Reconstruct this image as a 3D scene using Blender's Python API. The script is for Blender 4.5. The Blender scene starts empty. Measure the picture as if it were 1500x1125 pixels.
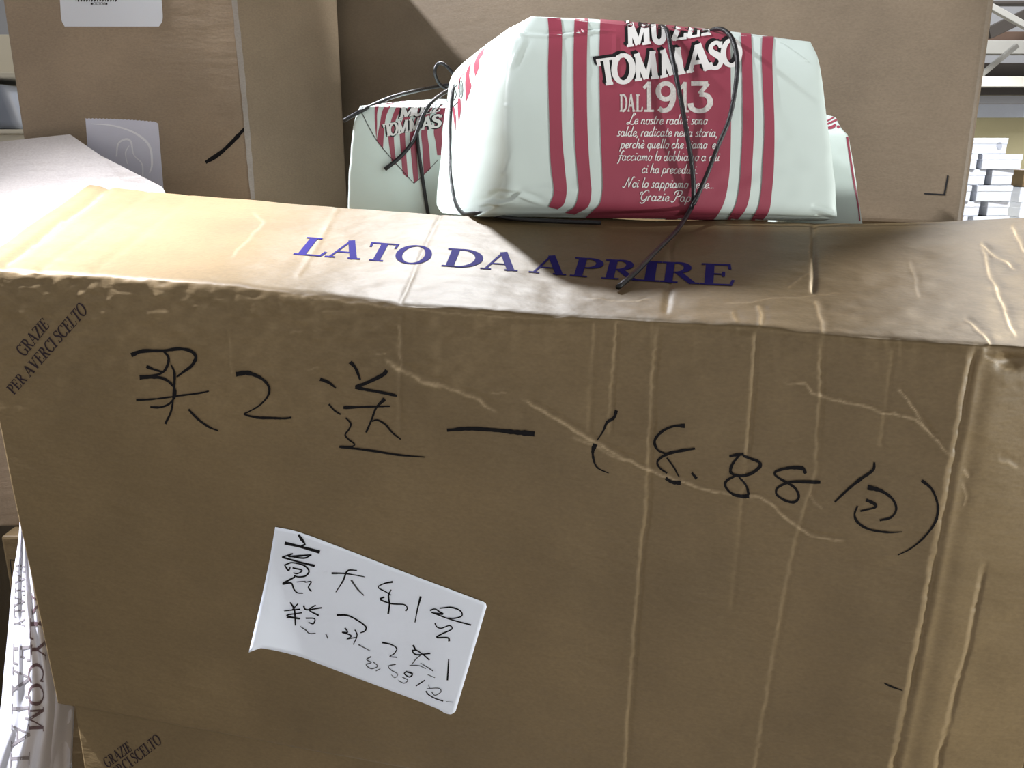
import bpy, bmesh, math, random
import numpy as np
from mathutils import Vector
from mathutils.bvhtree import BVHTree

random.seed(4)
scene = bpy.context.scene
COL = scene.collection

# ------------------------------------------------------------------ camera
CAMZ = 1.0
FPX = 1250.0
PITCH = math.radians(15.7)
CAM = np.array([0.0, 0.0, CAMZ])
RIGHT = np.array([1.0, 0.0, 0.0])
FWD = np.array([0.0, math.cos(PITCH), -math.sin(PITCH)])
UP = np.array([0.0, math.sin(PITCH), math.cos(PITCH)])

cam_data = bpy.data.cameras.new('camera')
cam = bpy.data.objects.new('camera', cam_data)
COL.objects.link(cam)
cam.location = CAM
cam.rotation_euler = (math.pi / 2 - PITCH, 0, 0)
cam_data.sensor_fit = 'HORIZONTAL'
cam_data.sensor_width = 36.0
cam_data.lens = FPX / 1500.0 * 36.0
cam_data.clip_start = 0.01
scene.camera = cam

# ------------------------------------------------------------------ world, exposure, lamps
scene.view_settings.view_transform = 'Standard'
scene.view_settings.look = 'None'
scene.view_settings.gamma = 1.0
scene.view_settings.use_curve_mapping = False
scene.view_settings.exposure = 0.0

world = bpy.data.worlds.new('world')
scene.world = world
world.use_nodes = True
# hall light: brighter round the sides than straight above or below
_nt = world.node_tree
_bg = _nt.nodes['Background']
_tc = _nt.nodes.new('ShaderNodeTexCoord')
_sx = _nt.nodes.new('ShaderNodeSeparateXYZ')
_mr = _nt.nodes.new('ShaderNodeMapRange')
_mr.inputs[1].default_value = -1.0
_mr.inputs[2].default_value = 1.0
_rp = _nt.nodes.new('ShaderNodeValToRGB')
_rp.color_ramp.elements[0].position = 0.0
_rp.color_ramp.elements[0].color = (0.06, 0.05, 0.045, 1)
_rp.color_ramp.elements[1].position = 1.0
_rp.color_ramp.elements[1].color = (0.13, 0.125, 0.12, 1)
_el = _rp.color_ramp.elements.new(0.55)
_el.color = (0.62, 0.61, 0.60, 1)
_nt.links.new(_tc.outputs['Generated'], _sx.inputs[0])
_nt.links.new(_sx.outputs['Z'], _mr.inputs[0])
_nt.links.new(_mr.outputs[0], _rp.inputs[0])
_nt.links.new(_rp.outputs['Color'], _bg.inputs[0])
_bg.inputs[1].default_value = 1.0


def area(name, loc, target, size, power, color):
    d = bpy.data.lights.new(name, 'AREA')
    d.shape = 'DISK'
    d.size = size
    d.energy = power
    d.color = color
    o = bpy.data.objects.new(name, d)
    COL.objects.link(o)
    o.location = loc
    o.rotation_euler = (Vector(target) - Vector(loc)).to_track_quat('-Z', 'Y').to_euler()
    return o


def spot(name, loc, target, angle, blend, radius, power, color):
    d = bpy.data.lights.new(name, 'SPOT')
    d.spot_size = math.radians(angle)
    d.spot_blend = blend
    d.shadow_soft_size = radius
    d.energy = power
    d.color = color
    o = bpy.data.objects.new(name, d)
    COL.objects.link(o)
    o.location = loc
    o.rotation_euler = (Vector(target) - Vector(loc)).to_track_quat('-Z', 'Y').to_euler()
    return o


# lamp hanging over the back cartons, lamp behind on the right, spot high on the left, lamp over the far aisle
spot('lamp_over_back', (-0.13, 1.46, 1.66), (-0.26, 0.62, 0.91), 46.0, 0.35, 0.02, 78, (0.95, 0.97, 1.0))
area('lamp_behind_right', (2.14, 2.02, 1.90), (0.3, 0.6, 0.9), 0.10, 98, (1.0, 0.86, 0.64))
spot('lamp_high_left', (-2.2, 0.90, 2.75), (0.15, 1.10, 1.02), 13.0, 0.12, 0.05, 880, (0.93, 0.95, 1.0))
area('lamp_right_aisle', (1.25, 0.225, 0.83), (0.2, 0.70, 0.90), 0.07, 13, (0.97, 1.0, 0.98))
spot('lamp_left_aisle', (-1.5, 0.80, 2.7), (-0.50, 0.74, 0.94), 20.0, 1.0, 0.06, 1700, (0.90, 0.92, 1.0))
area('lamp_over_far_aisle', (3.0, 5.2, 4.5), (2.6, 6.5, 0.5), 1.6, 380, (0.95, 0.97, 1.0))
spot('fill_bounce_front_floor', (-0.1, -2.4, 3.6), (-0.1, -2.4, 0.0), 66.0, 0.4, 0.3, 2800, (0.97, 0.98, 1.0))  # added fill: its bounce off the floor brightens the front faces
spot('fill_spot_far_cartons', (2.5, 1.9, 3.2), (2.15, 3.4, 0.9), 46.0, 0.5, 0.12, 620, (0.97, 0.98, 1.0))  # added spot that brightens the far white cartons


# ------------------------------------------------------------------ projection helpers
def ray(px, py):
    return (px - 750.0) / FPX * RIGHT + (562.5 - py) / FPX * UP + FWD


def at(px, py, y):
    """world point seen at (px, py) lying y metres in front of the lens (horizontally)"""
    r = ray(px, py)
    return CAM + r * (y / r[1])


def on_plane(px, py, p, n):
    r = ray(px, py)
    return CAM + r * (((p - CAM) @ n) / (r @ n))


def at_z(px, py, z):
    r = ray(px, py)
    return CAM + r * ((z - CAMZ) / r[2])


def cw(v):
    v = np.array(v, float)
    w = v[0] * RIGHT - v[1] * UP + v[2] * FWD
    return w / np.linalg.norm(w)


def project(P):
    q = P - CAM
    d = q @ FWD
    return 750 + FPX * (q @ RIGHT) / d, 562.5 - FPX * (q @ UP) / d


# ------------------------------------------------------------------ object helpers
def empty(name, loc):
    o = bpy.data.objects.new(name, None)
    COL.objects.link(o)
    o.empty_display_size = 0.05
    o.location = tuple(loc)
    return o


def tag(o, label=None, cat=None, group=None, kind=None):
    if label:
        o['label'] = label
    if cat:
        o['category'] = cat
    if group:
        o['group'] = group
    if kind:
        o['kind'] = kind
    return o


def world_base(o):
    b = np.zeros(3)
    while o is not None:
        b = b + np.array(o.location)
        o = o.parent
    return b


def mesh_obj(name, verts, faces, mats, parent=None, smooth=True, fmat=None, base=None):
    verts = np.asarray(verts, float)
    if parent is not None:
        off = world_base(parent)
    elif base is not None:
        off = np.asarray(base, float)
    else:
        off = np.zeros(3)
    me = bpy.data.meshes.new(name)
    me.from_pydata((verts - off).tolist(), [], faces)
    if not isinstance(mats, (list, tuple)):
        mats = [mats]
    for m in mats:
        me.materials.append(m)
    if fmat is not None:
        me.polygons.foreach_set('material_index', fmat)
    if smooth:
        me.polygons.foreach_set('use_smooth', [True] * len(me.polygons))
    me.update()
    o = bpy.data.objects.new(name, me)
    COL.objects.link(o)
    if parent is not None:
        o.parent = parent
    else:
        o.location = tuple(off)
    return o


def grid_faces(nr, nc, wrap=False):
    f = []
    for i in range(nr - 1):
        for j in range(nc - (0 if wrap else 1)):
            a = i * nc + j
            b = i * nc + (j + 1) % nc
            f.append((a, b, b + nc, a + nc))
    return f


def hexa(c, bev=0.003, seg=2, cuts=0):
    """bevelled box from 8 corners: 0-3 bottom ring, 4-7 top ring -> verts, faces"""
    bm = bmesh.new()
    vs = [bm.verts.new(tuple(p)) for p in c]
    for f in ((3, 2, 1, 0), (4, 5, 6, 7), (0, 1, 5, 4), (1, 2, 6, 5), (2, 3, 7, 6), (3, 0, 4, 7)):
        bm.faces.new([vs[i] for i in f])
    if bev:
        bmesh.ops.bevel(bm, geom=list(bm.edges), offset=bev, segments=seg, affect='EDGES', profile=0.5)
    bmesh.ops.recalc_face_normals(bm, faces=bm.faces)
    bm.verts.index_update()
    V = [tuple(v.co) for v in bm.verts]
    F = [tuple(v.index for v in f.verts) for f in bm.faces]
    bm.free()
    return V, F


def join(parts):
    V, F = [], []
    for v, f in parts:
        o = len(V)
        V.extend([tuple(p) for p in v])
        F.extend([tuple(i + o for i in q) for q in f])
    return V, F


def box_at(cx, cy, z0, sx, sy, h, rot=0.0, bev=0.002):
    c, s = math.cos(rot), math.sin(rot)
    pts = []
    for z in (z0, z0 + h):
        for dx, dy in ((-1, -1), (1, -1), (1, 1), (-1, 1)):
            x, y = dx * sx / 2, dy * sy / 2
            pts.append((cx + c * x - s * y, cy + s * x + c * y, z))
    return hexa(pts, bev)


def catmull(pts, n=8):
    pts = np.asarray(pts, float)
    if len(pts) < 3:
        t = np.linspace(0, 1, n + 1)[:, None]
        return pts[0] * (1 - t) + pts[-1] * t
    P = np.vstack([2 * pts[0] - pts[1], pts, 2 * pts[-1] - pts[-2]])
    out = []
    for i in range(1, len(P) - 2):
        p0, p1, p2, p3 = P[i - 1], P[i], P[i + 1], P[i + 2]
        for k in range(n):
            t = k / n
            out.append(0.5 * (2 * p1 + (p2 - p0) * t + (2 * p0 - 5 * p1 + 4 * p2 - p3) * t * t
                              + (3 * p1 - p0 - 3 * p2 + p3) * t ** 3))
    out.append(P[-2])
    return np.array(out)


def tube(pts, r, sides=8, n=6):
    path = catmull(pts, n)
    tang = np.gradient(path, axis=0)
    tang /= np.linalg.norm(tang, axis=1)[:, None] + 1e-9
    V, F = [], []
    ref = np.array([0.3, -0.5, 0.8])
    for i, (p, t) in enumerate(zip(path, tang)):
        a = np.cross(t, ref)
        if np.linalg.norm(a) < 0.1:
            a = np.cross(t, np.array([1.0, 0, 0]))
        a /= np.linalg.norm(a)
        b = np.cross(t, a)
        for k in range(sides):
            an = 2 * math.pi * k / sides
            V.append(p + r * (math.cos(an) * a + math.sin(an) * b))
    m = len(path)
    for i in range(m - 1):
        for k in range(sides):
            F.append((i * sides + k, i * sides + (k + 1) % sides, (i + 1) * sides + (k + 1) % sides, (i + 1) * sides + k))
    F.append(tuple(range(sides - 1, -1, -1)))
    F.append(tuple((m - 1) * sides + k for k in range(sides)))
    return V, F


def vnoise(x, y, seed=0):
    """smooth value noise in 2-D, vectorised, about -1..1"""
    rs = np.random.RandomState(seed)
    T = rs.rand(256, 256) * 2 - 1
    xi = np.floor(x).astype(int)
    yi = np.floor(y).astype(int)
    fx = x - xi
    fy = y - yi
    fx = fx * fx * (3 - 2 * fx)
    fy = fy * fy * (3 - 2 * fy)
    a = T[xi % 256, yi % 256]
    b = T[(xi + 1) % 256, yi % 256]
    c = T[xi % 256, (yi + 1) % 256]
    d = T[(xi + 1) % 256, (yi + 1) % 256]
    return (a * (1 - fx) + b * fx) * (1 - fy) + (c * (1 - fx) + d * fx) * fy


def seg_dist(px, py, line):
    """signed distance (positive on the right of a downward line) and arc fraction to a polyline"""
    best = np.full(px.shape, 1e9)
    sign = np.zeros(px.shape)
    frac = np.zeros(px.shape)
    n = len(line) - 1
    for i in range(n):
        ax, ay = line[i]
        bx, by = line[i + 1]
        dx, dy = bx - ax, by - ay
        L2 = dx * dx + dy * dy + 1e-9
        t = np.clip(((px - ax) * dx + (py - ay) * dy) / L2, 0, 1)
        ex, ey = px - ax - t * dx, py - ay - t * dy
        d = np.hypot(ex, ey)
        m = d < best
        best = np.where(m, d, best)
        sign = np.where(m, np.sign(ex * dy - ey * dx), sign)
        frac = np.where(m, (i + t) / n, frac)
    return best * sign, frac


# ------------------------------------------------------------------ materials
def new_mat(name):
    m = bpy.data.materials.new(name)
    m.use_nodes = True
    nt = m.node_tree
    return m, nt, nt.nodes['Principled BSDF']


def plain(name, col, rough=0.6, spec=0.3, metal=0.0, noise=0.0, nscale=60.0, bump=0.0, coat=0.0):
    m, nt, b = new_mat(name)
    b.inputs['Base Color'].default_value = (*col, 1)
    b.inputs['Roughness'].default_value = rough
    b.inputs['Specular IOR Level'].default_value = spec
    b.inputs['Metallic'].default_value = metal
    if coat:
        b.inputs['Coat Weight'].default_value = coat
    tc = nt.nodes.new('ShaderNodeTexCoord')
    n = nt.nodes.new('ShaderNodeTexNoise')
    n.inputs['Scale'].default_value = nscale
    n.inputs['Detail'].default_value = 4
    nt.links.new(tc.outputs['Object'], n.inputs['Vector'])
    if noise:
        mx = nt.nodes.new('ShaderNodeMix')
        mx.data_type = 'RGBA'
        mx.inputs[6].default_value = (*[c * (1 - noise) for c in col], 1)
        mx.inputs[7].default_value = (*[min(1, c * (1 + noise)) for c in col], 1)
        nt.links.new(n.outputs['Fac'], mx.inputs[0])
        nt.links.new(mx.outputs[2], b.inputs['Base Color'])
    if bump:
        bp = nt.nodes.new('ShaderNodeBump')
        bp.inputs['Strength'].default_value = bump
        bp.inputs['Distance'].default_value = 0.001
        nt.links.new(n.outputs['Fac'], bp.inputs['Height'])
        nt.links.new(bp.outputs['Normal'], b.inputs['Normal'])
    return m


def cardboard(name, col, lump=0.5, lump_scale=(35, 35, 90), rough=0.55, wear_and_light=False):
    m, nt, b = new_mat(name)
    N, L = nt.nodes, nt.links
    b.inputs['Roughness'].default_value = rough
    b.inputs['Specular IOR Level'].default_value = 0.36
    tc = N.new('ShaderNodeTexCoord')
    # mottled kraft colour
    n1 = N.new('ShaderNodeTexNoise')
    n1.inputs['Scale'].default_value = 9
    n1.inputs['Detail'].default_value = 6
    L.new(tc.outputs['Object'], n1.inputs['Vector'])
    r1 = N.new('ShaderNodeValToRGB')
    r1.color_ramp.elements[0].position = 0.3
    r1.color_ramp.elements[1].position = 0.7
    r1.color_ramp.elements[0].color = (*[c * 0.84 for c in col], 1)
    r1.color_ramp.elements[1].color = (*[min(1, c * 1.12) for c in col], 1)
    L.new(n1.outputs['Fac'], r1.inputs['Fac'])
    # fibres
    mp = N.new('ShaderNodeMapping')
    mp.inputs['Scale'].default_value = (330, 330, 620)
    L.new(tc.outputs['Object'], mp.inputs['Vector'])
    n2 = N.new('ShaderNodeTexNoise')
    n2.inputs['Scale'].default_value = 1.0
    n2.inputs['Detail'].default_value = 3
    L.new(mp.outputs['Vector'], n2.inputs['Vector'])
    mr = N.new('ShaderNodeMapRange')
    mr.inputs[3].default_value = 0.8
    mr.inputs[4].default_value = 1.2
    L.new(n2.outputs['Fac'], mr.inputs[0])
    mul = N.new('ShaderNodeMix')
    mul.data_type = 'RGBA'
    mul.blend_type = 'MULTIPLY'
    mul.inputs[0].default_value = 1.0
    L.new(r1.outputs['Color'], mul.inputs[6])
    L.new(mr.outputs[0], mul.inputs[7])
    out = mul.outputs[2]
    if wear_and_light:
        at_ = N.new('ShaderNodeAttribute')
        at_.attribute_name = 'wear_and_light'
        wm = N.new('ShaderNodeMix')
        wm.data_type = 'RGBA'
        wm.inputs[7].default_value = (min(1, col[0] * 2.3), min(1, col[1] * 2.5), min(1, col[2] * 3.1), 1)
        L.new(at_.outputs['Fac'], wm.inputs[0])
        L.new(out, wm.inputs[6])
        out = wm.outputs[2]
    L.new(out, b.inputs['Base Color'])
    # lumps of the corrugated board under the liner
    mp2 = N.new('ShaderNodeMapping')
    mp2.inputs['Scale'].default_value = lump_scale
    L.new(tc.outputs['Object'], mp2.inputs['Vector'])
    n3 = N.new('ShaderNodeTexNoise')
    n3.inputs['Scale'].default_value = 1.0
    n3.inputs['Detail'].default_value = 2.5
    L.new(mp2.outputs['Vector'], n3.inputs['Vector'])
    bp = N.new('ShaderNodeBump')
    bp.inputs['Strength'].default_value = lump
    bp.inputs['Distance'].default_value = 0.004
    L.new(n3.outputs['Fac'], bp.inputs['Height'])
    bp2 = N.new('ShaderNodeBump')
    bp2.inputs['Strength'].default_value = 0.12
    bp2.inputs['Distance'].default_value = 0.001
    L.new(n2.outputs['Fac'], bp2.inputs['Height'])
    L.new(bp.outputs['Normal'], bp2.inputs['Normal'])
    L.new(bp2.outputs['Normal'], b.inputs['Normal'])
    return m


M_FRONT = cardboard('kraft_front', (0.178, 0.123, 0.058), lump=0.36, wear_and_light=True)
M_CARD = cardboard('kraft_plain', (0.178, 0.123, 0.058), lump=0.25)
M_CARD_BIG = cardboard('kraft_big', (0.162, 0.122, 0.083), lump=0.12)
M_CARD_LUMPY = cardboard('kraft_lumpy', (0.30, 0.225, 0.155), lump=0.22, lump_scale=(22, 22, 80))
M_FLAP = cardboard('kraft_flap', (0.36, 0.315, 0.285), lump=0.35, lump_scale=(25, 25, 95))
M_CREAM = plain('cream_paper', (0.66, 0.75, 0.71), rough=0.42, spec=0.4, noise=0.03, nscale=25, bump=0.15)
M_CRIMSON = plain('crimson_print', (0.33, 0.058, 0.092), rough=0.42, spec=0.4, noise=0.06, nscale=40)
M_INK = plain('black_ink', (0.012, 0.011, 0.012), rough=0.5, spec=0.3)
M_MARKER = plain('marker_ink', (0.010, 0.009, 0.010), rough=0.7, spec=0.10)
M_PENCIL = plain('dry_marker_ink', (0.07, 0.07, 0.075), rough=0.6, spec=0.2)
M_BLUE = plain('blue_print', (0.022, 0.016, 0.15), rough=0.8, spec=0.08)
M_BROWNINK = plain('dark_print', (0.028, 0.017, 0.022), rough=0.6, spec=0.2)
M_PRINTWHITE = plain('white_print', (0.80, 0.78, 0.76), rough=0.45, spec=0.35)
M_PRINTWORN = plain('worn_white_print', (0.66, 0.62, 0.59), rough=0.5, spec=0.3, noise=0.35, nscale=500)
M_PAPER = plain('white_paper', (0.84, 0.89, 0.98), rough=0.5, spec=0.35)
M_LABEL = plain('white_sticker', (0.66, 0.68, 0.74), rough=0.35, spec=0.45)
M_TAPE = plain('clear_tape', (0.62, 0.62, 0.74), rough=0.2, spec=0.6, noise=0.12, nscale=14)
M_TAPESHINE = plain('tape_wrinkle_shine', (0.85, 0.85, 0.92), rough=0.25, spec=0.6)
M_CORD = plain('black_cord', (0.008, 0.008, 0.010), rough=0.32, spec=0.55, noise=0.3, nscale=900, bump=0.6)
M_BAG = plain('white_plastic', (0.62, 0.62, 0.68), rough=0.35, spec=0.5)
M_BAGINK = plain('grey_brown_print', (0.13, 0.085, 0.095), rough=0.5, spec=0.3)
M_BAGINK2 = plain('pale_grey_print', (0.22, 0.20, 0.21), rough=0.5, spec=0.3)
M_WHITEBOX = plain('white_carton', (0.70, 0.74, 0.82), rough=0.55, spec=0.3, noise=0.04)
M_GREYPRINT = plain('grey_print', (0.42, 0.45, 0.52), rough=0.6, spec=0.3)
M_FLOOR = plain('concrete', (0.30, 0.29, 0.28), rough=0.7, noise=0.2, nscale=6)
M_YELLOW = plain('yellow_wall_paint', (0.78, 0.70, 0.42), rough=0.7, noise=0.1, nscale=3)
M_GREYWALL = plain('grey_wall_paint', (0.36, 0.36, 0.37), rough=0.7, noise=0.1, nscale=3)
M_STEEL = plain('painted_steel', (0.34, 0.33, 0.30), rough=0.5, spec=0.4, noise=0.12, nscale=5)
M_STEELDARK = plain('dark_steel', (0.05, 0.042, 0.036), rough=0.5, spec=0.4, noise=0.2, nscale=6)
M_RUST = plain('brown_steel', (0.11, 0.07, 0.05), rough=0.6, noise=0.2, nscale=6)
M_BEAM = plain('pale_beam_paint', (0.78, 0.75, 0.66), rough=0.5, noise=0.06, nscale=4)
M_PALLET = plain('pallet_wood', (0.33, 0.22, 0.12), rough=0.8, noise=0.25, nscale=20)
M_BIN = plain('blue_grey_plastic', (0.20, 0.23, 0.30), rough=0.5, noise=0.2, nscale=8)
M_SHELF = plain('cream_shelf_paint', (0.66, 0.62, 0.52), rough=0.6)


# ------------------------------------------------------------------ marks laid onto surfaces
class Surf:
    def __init__(self, objs):
        dg = bpy.context.evaluated_depsgraph_get()
        dg.update()
        self.t = []
        for o in objs:
            self.t.append((BVHTree.FromObject(o, dg), world_base(o)))

    def hit(self, px, py, lift):
        d = ray(px, py)
        d = d / np.linalg.norm(d)
        best = None
        for t, b in self.t:
            loc, nor, idx, dist = t.ray_cast(Vector(CAM - b), Vector(d))
            if loc is not None and (best is None or dist < best[0]):
                n = np.array(nor)
                if n @ d > 0:
                    n = -n
                best = (dist, np.array(loc) + b + n * lift)
        return None if best is None else best[1]


class Marks:
    """collects flat marks given in photo coordinates, laid on a surface"""
    def __init__(self, surf, lift=0.00035):
        self.s = surf
        self.lift = lift
        self.V = []
        self.F = []
        self.M = []

    def strip(self, left, right, mat=0, lift=None):
        lift = self.lift if lift is None else lift
        ids = []
        for a, b in zip(left, right):
            pa, pb = self.s.hit(a[0], a[1], lift), self.s.hit(b[0], b[1], lift)
            if pa is None or pb is None:
                ids.append(None)
                continue
            n = len(self.V)
            self.V += [pa, pb]
            ids.append(n)
        for i in range(len(ids) - 1):
            if ids[i] is not None and ids[i + 1] is not None:
                a, b = ids[i], ids[i + 1]
                if np.linalg.norm(self.V[a] - self.V[b]) < 0.05:
                    self.F.append((a, a + 1, b + 1, b))
                    self.M.append(mat)

    def patch(self, left, right, n, mat=0, lift=None, wide=5.0):
        """area between two curves, cut into narrow strips"""
        L, R = resample(left, n), resample(right, n)
        w = np.max(np.hypot(*(R - L).T))
        k = max(1, int(w / wide))
        for j in range(k):
            a = L + (R - L) * (j / k)
            b = L + (R - L) * ((j + 1) / k)
            self.strip(a, b, mat, lift)

    def stroke(self, pts, w, mat=0, lift=None, n=6, jitter=0.0):
        """pts in pixels, w: full width or list of widths along it"""
        path = catmull(pts, n) if len(pts) > 2 else catmull(pts, max(2, int(np.hypot(*(np.subtract(pts[1], pts[0]))) / 5)))
        k = len(path)
        ws = np.interp(np.linspace(0, 1, k), np.linspace(0, 1, len(w)), w) if np.ndim(w) else np.full(k, float(w))
        if jitter:
            ws = ws * (1 + jitter * np.array([random.uniform(-1, 1) for _ in range(k)]))
        t = np.gradient(path, axis=0)
        t /= np.linalg.norm(t, axis=1)[:, None] + 1e-9
        nrm = np.stack([-t[:, 1], t[:, 0]], 1)
        self.strip(path + nrm * ws[:, None] / 2, path - nrm * ws[:, None] / 2, mat, lift)

    def build(self, name, mats, parent):
        return mesh_obj(name, self.V, self.F, mats, parent, smooth=False, fmat=self.M)


def resample(pts, n):
    p = catmull(pts, 8) if len(pts) > 2 else np.asarray(pts, float)
    d = np.concatenate([[0], np.cumsum(np.hypot(*np.diff(p, axis=0).T))])
    s = np.linspace(0, d[-1], n)
    return np.stack([np.interp(s, d, p[:, 0]), np.interp(s, d, p[:, 1])], 1)


def crop(ox, oy, s):
    return lambda pts: [(ox + x / s, oy + y / s) for x, y in pts]


# ------------------------------------------------------------------ lettering (own drawn capitals)
def arc(cx, cy, rx, ry, a0, a1, T, t, n=22):
    an = np.radians(np.linspace(a0, a1, n))
    pts = np.stack([cx + rx * np.cos(an), cy + ry * np.sin(an)], 1)
    w = t + (T - t) * np.abs(np.cos(an)) ** 1.3
    return ('c', pts, w)


def seg(x0, y0, x1, y1, w):
    return ('c', np.array([(x0 + (x1 - x0) * k / 4, y0 + (y1 - y0) * k / 4) for k in range(5)]), np.full(5, w))


def cap(ch, T=0.14, t=0.045, sf=0.045):
    h = sf / 2
    s = lambda x0, x1, y: seg(x0, y, x1, y, sf)
    if ch == 'I':
        return [seg(.17, 0, .17, 1, T), s(.0, .34, 1 - h), s(.0, .34, h)], .34
    if ch == 'L':
        return [seg(.19, 0, .19, 1, T), s(.02, .38, 1 - h), s(.02, .62, h), seg(.6, h, .66, .27, t * 1.1)], .68
    if ch == 'A':
        return [seg(.39, 1, .72, 0, T), seg(.38, .97, .11, 0, t), seg(.2, .34, .6, .34, t), s(.0, .25, h), s(.56, .87, h)], .87
    if ch == 'T':
        return [seg(.36, 0, .36, 1, T), s(.02, .70, 1 - h), seg(.03, 1, .05, .74, t), seg(.69, 1, .67, .74, t), s(.19, .53, h)], .72
    if ch == 'O':
        return [arc(.42, .5, .36, .49, 90, 450, T, t, 40)], .84
    if ch == 'D':
        return [seg(.19, 0, .19, 1, T), s(.02, .36, 1 - h), s(.02, .36, h), arc(.32, .5, .42, .478, 90, -90, T, t)], .82
    if ch == 'P':
        return [seg(.19, 0, .19, 1, T), s(.02, .36, 1 - h), s(.02, .38, h), arc(.3, .735, .27, .245, 90, -90, T * .95, t), seg(.19, .49, .32, .49, t)], .64
    if ch == 'R':
        return [seg(.19, 0, .19, 1, T), s(.02, .36, 1 - h), s(.02, .38, h), arc(.3, .745, .25, .235, 90, -90, T * .95, t), seg(.19, .51, .32, .51, t),
                seg(.36, .52, .68, .02, T * .85), s(.62, .82, h)], .80
    if ch == 'E':
        return [seg(.19, 0, .19, 1, T), s(.02, .58, 1 - h), s(.02, .6, h), seg(.2, .52, .46, .52, t), seg(.46, .4, .46, .64, t), seg(.56, 1, .58, .76, t), seg(.6, 0, .65, .27, t)], .68
    if ch == 'G':
        return [arc(.42, .5, .36, .48, 45, 330, T, t, 30), seg(.70, .04, .70, .4, T * .9), s(.5, .82, .41), seg(.68, .78, .72, 1, t)], .84
    if ch == 'C':
        return [arc(.42, .5, .36, .48, 42, 318, T, t, 30), seg(.68, .72, .70, 1, t)], .76
    if ch == 'Z':
        return [s(.06, .6, 1 - h), s(.04, .62, h), seg(.58, .97, .08, .03, T), seg(.06, 1, .04, .78, t), seg(.62, 0, .65, .25, t)], .68
    if ch == 'V':
        return [seg(.14, 1, .43, 0, T), seg(.44, .02, .68, 1, t), s(.0, .3, 1 - h), s(.54, .84, 1 - h)], .84
    if ch == 'S':
        p = np.array([(.5, .8), (.42, .94), (.27, .97), (.12, .87), (.12, .7), (.28, .55), (.44, .42), (.5, .24), (.4, .07), (.25, .03), (.1, .1), (.06, .24)])
        c = catmull(p, 4)
        w = np.interp(np.linspace(0, 1, len(c)), [0, .15, .5, .85, 1], [t, t, T, t, t])
        return [('c', c, w), seg(.5, .74, .52, .98, t), seg(.05, .02, .06, .28, t)], .58
    if ch == 'M':
        return [seg(.15, 0, .15, 1, t * 1.2), seg(.13, 1, .48, .05, T), seg(.48, .05, .82, 1, t), seg(.84, 0, .84, 1, T), s(.0, .3, h), s(.66, 1.0, h), s(.0, .2, 1 - h), s(.8, 1.0, 1 - h)], 1.0
    if ch == 'N':
        return [seg(.15, 0, .15, 1, t), seg(.13, 1, .68, .02, T), seg(.7, 0, .7, 1, t), s(.0, .3, h), s(.0, .2, 1 - h), s(.55, .85, 1 - h)], .86
    if ch == 'Y':
        return [seg(.38, 0, .38, .45, T), seg(.12, 1, .38, .42, T), seg(.38, .42, .64, 1, t), s(.0, .28, 1 - h), s(.5, .78, 1 - h), s(.2, .56, h)], .78
    if ch == 'U':
        return [('c', catmull([(.16, 1), (.16, .5), (.2, .15), (.4, .03), (.6, .15), (.66, .5), (.66, 1)], 5), np.full(31, T)), s(.02, .3, 1 - h), s(.54, .8, 1 - h)], .82
    if ch == 'W':
        return [seg(.1, 1, .3, 0, T), seg(.3, 0, .5, 1, t), seg(.5, 1, .7, 0, T), seg(.7, 0, .9, 1, t)], 1.0
    if ch == '1':
        return [seg(.24, 0, .24, 1, T), seg(.24, .97, .04, .78, T * .8), s(.06, .42, h)], .44
    if ch == '9':
        return [arc(.32, .68, .22, .26, 0, 360, T, T, 30), ('c', catmull([(.54, .68), (.53, .4), (.42, .12), (.24, .05), (.12, .12)], 5), np.full(21, T))], .62
    if ch == '3':
        return [seg(.08, .95, .52, .95, T), seg(.52, .95, .3, .62, T * .8), ('c', catmull([(.3, .6), (.5, .55), (.58, .32), (.46, .1), (.26, .05), (.1, .14), (.06, .3)], 5), np.full(31, T))], .64
    if ch == '.':
        return [seg(.05, .05, .15, .05, .12)], .22
    return [], .4


def put_glyph(marks, strokes, fmap, mat=0, lift=None, sx=1.0):
    """strokes in glyph units; fmap maps an (n,2) array to pixels; widths are kept in glyph units"""
    for _, p, w in strokes:
        p = np.asarray(p, float)
        t = np.gradient(p, axis=0)
        t /= np.linalg.norm(t, axis=1)[:, None] + 1e-9
        nrm = np.stack([-t[:, 1], t[:, 0]], 1)
        w = np.asarray(w)[:, None]
        w2 = np.concatenate([w / sx, w], 1)
        L, R = p + nrm * w2 / 2, p - nrm * w2 / 2
        m = 3
        k = np.linspace(0, len(p) - 1, (len(p) - 1) * 2 + 1)
        f = lambda A: np.stack([np.interp(k, np.arange(len(p)), A[:, 0]), np.interp(k, np.arange(len(p)), A[:, 1])], 1)
        marks.strip(fmap(f(L)), fmap(f(R)), mat, lift)


def quad_map(bl, br, tl, tr, w):
    bl, br, tl, tr = map(lambda q: np.array(q, float), (bl, br, tl, tr))

    def f(P):
        u = (P[:, 0] / w)[:, None]
        v = P[:, 1][:, None]
        return (bl * (1 - u) + br * u) * (1 - v) + (tl * (1 - u) + tr * u) * v
    return f


def put_text(marks, text, bl, br, tl, tr, mat=0, lift=None, space=.3, track=.03, **kw):
    gl = []
    x = 0.0
    for ch in text:
        if ch == ' ':
            x += space
            continue
        st, w = cap(ch, **kw)
        gl.append((x, st, w))
        x += w + track
    tot = x - track
    bl, br, tl, tr = map(lambda q: np.array(q, float), (bl, br, tl, tr))
    for x0, st, w in gl:
        def f(P, x0=x0):
            u = ((P[:, 0] + x0) / tot)[:, None]
            v = P[:, 1][:, None]
            return (bl * (1 - u) + br * u) * (1 - v) + (tl * (1 - u) + tr * u) * v
        put_glyph(marks, st, f, mat, lift)


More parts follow.
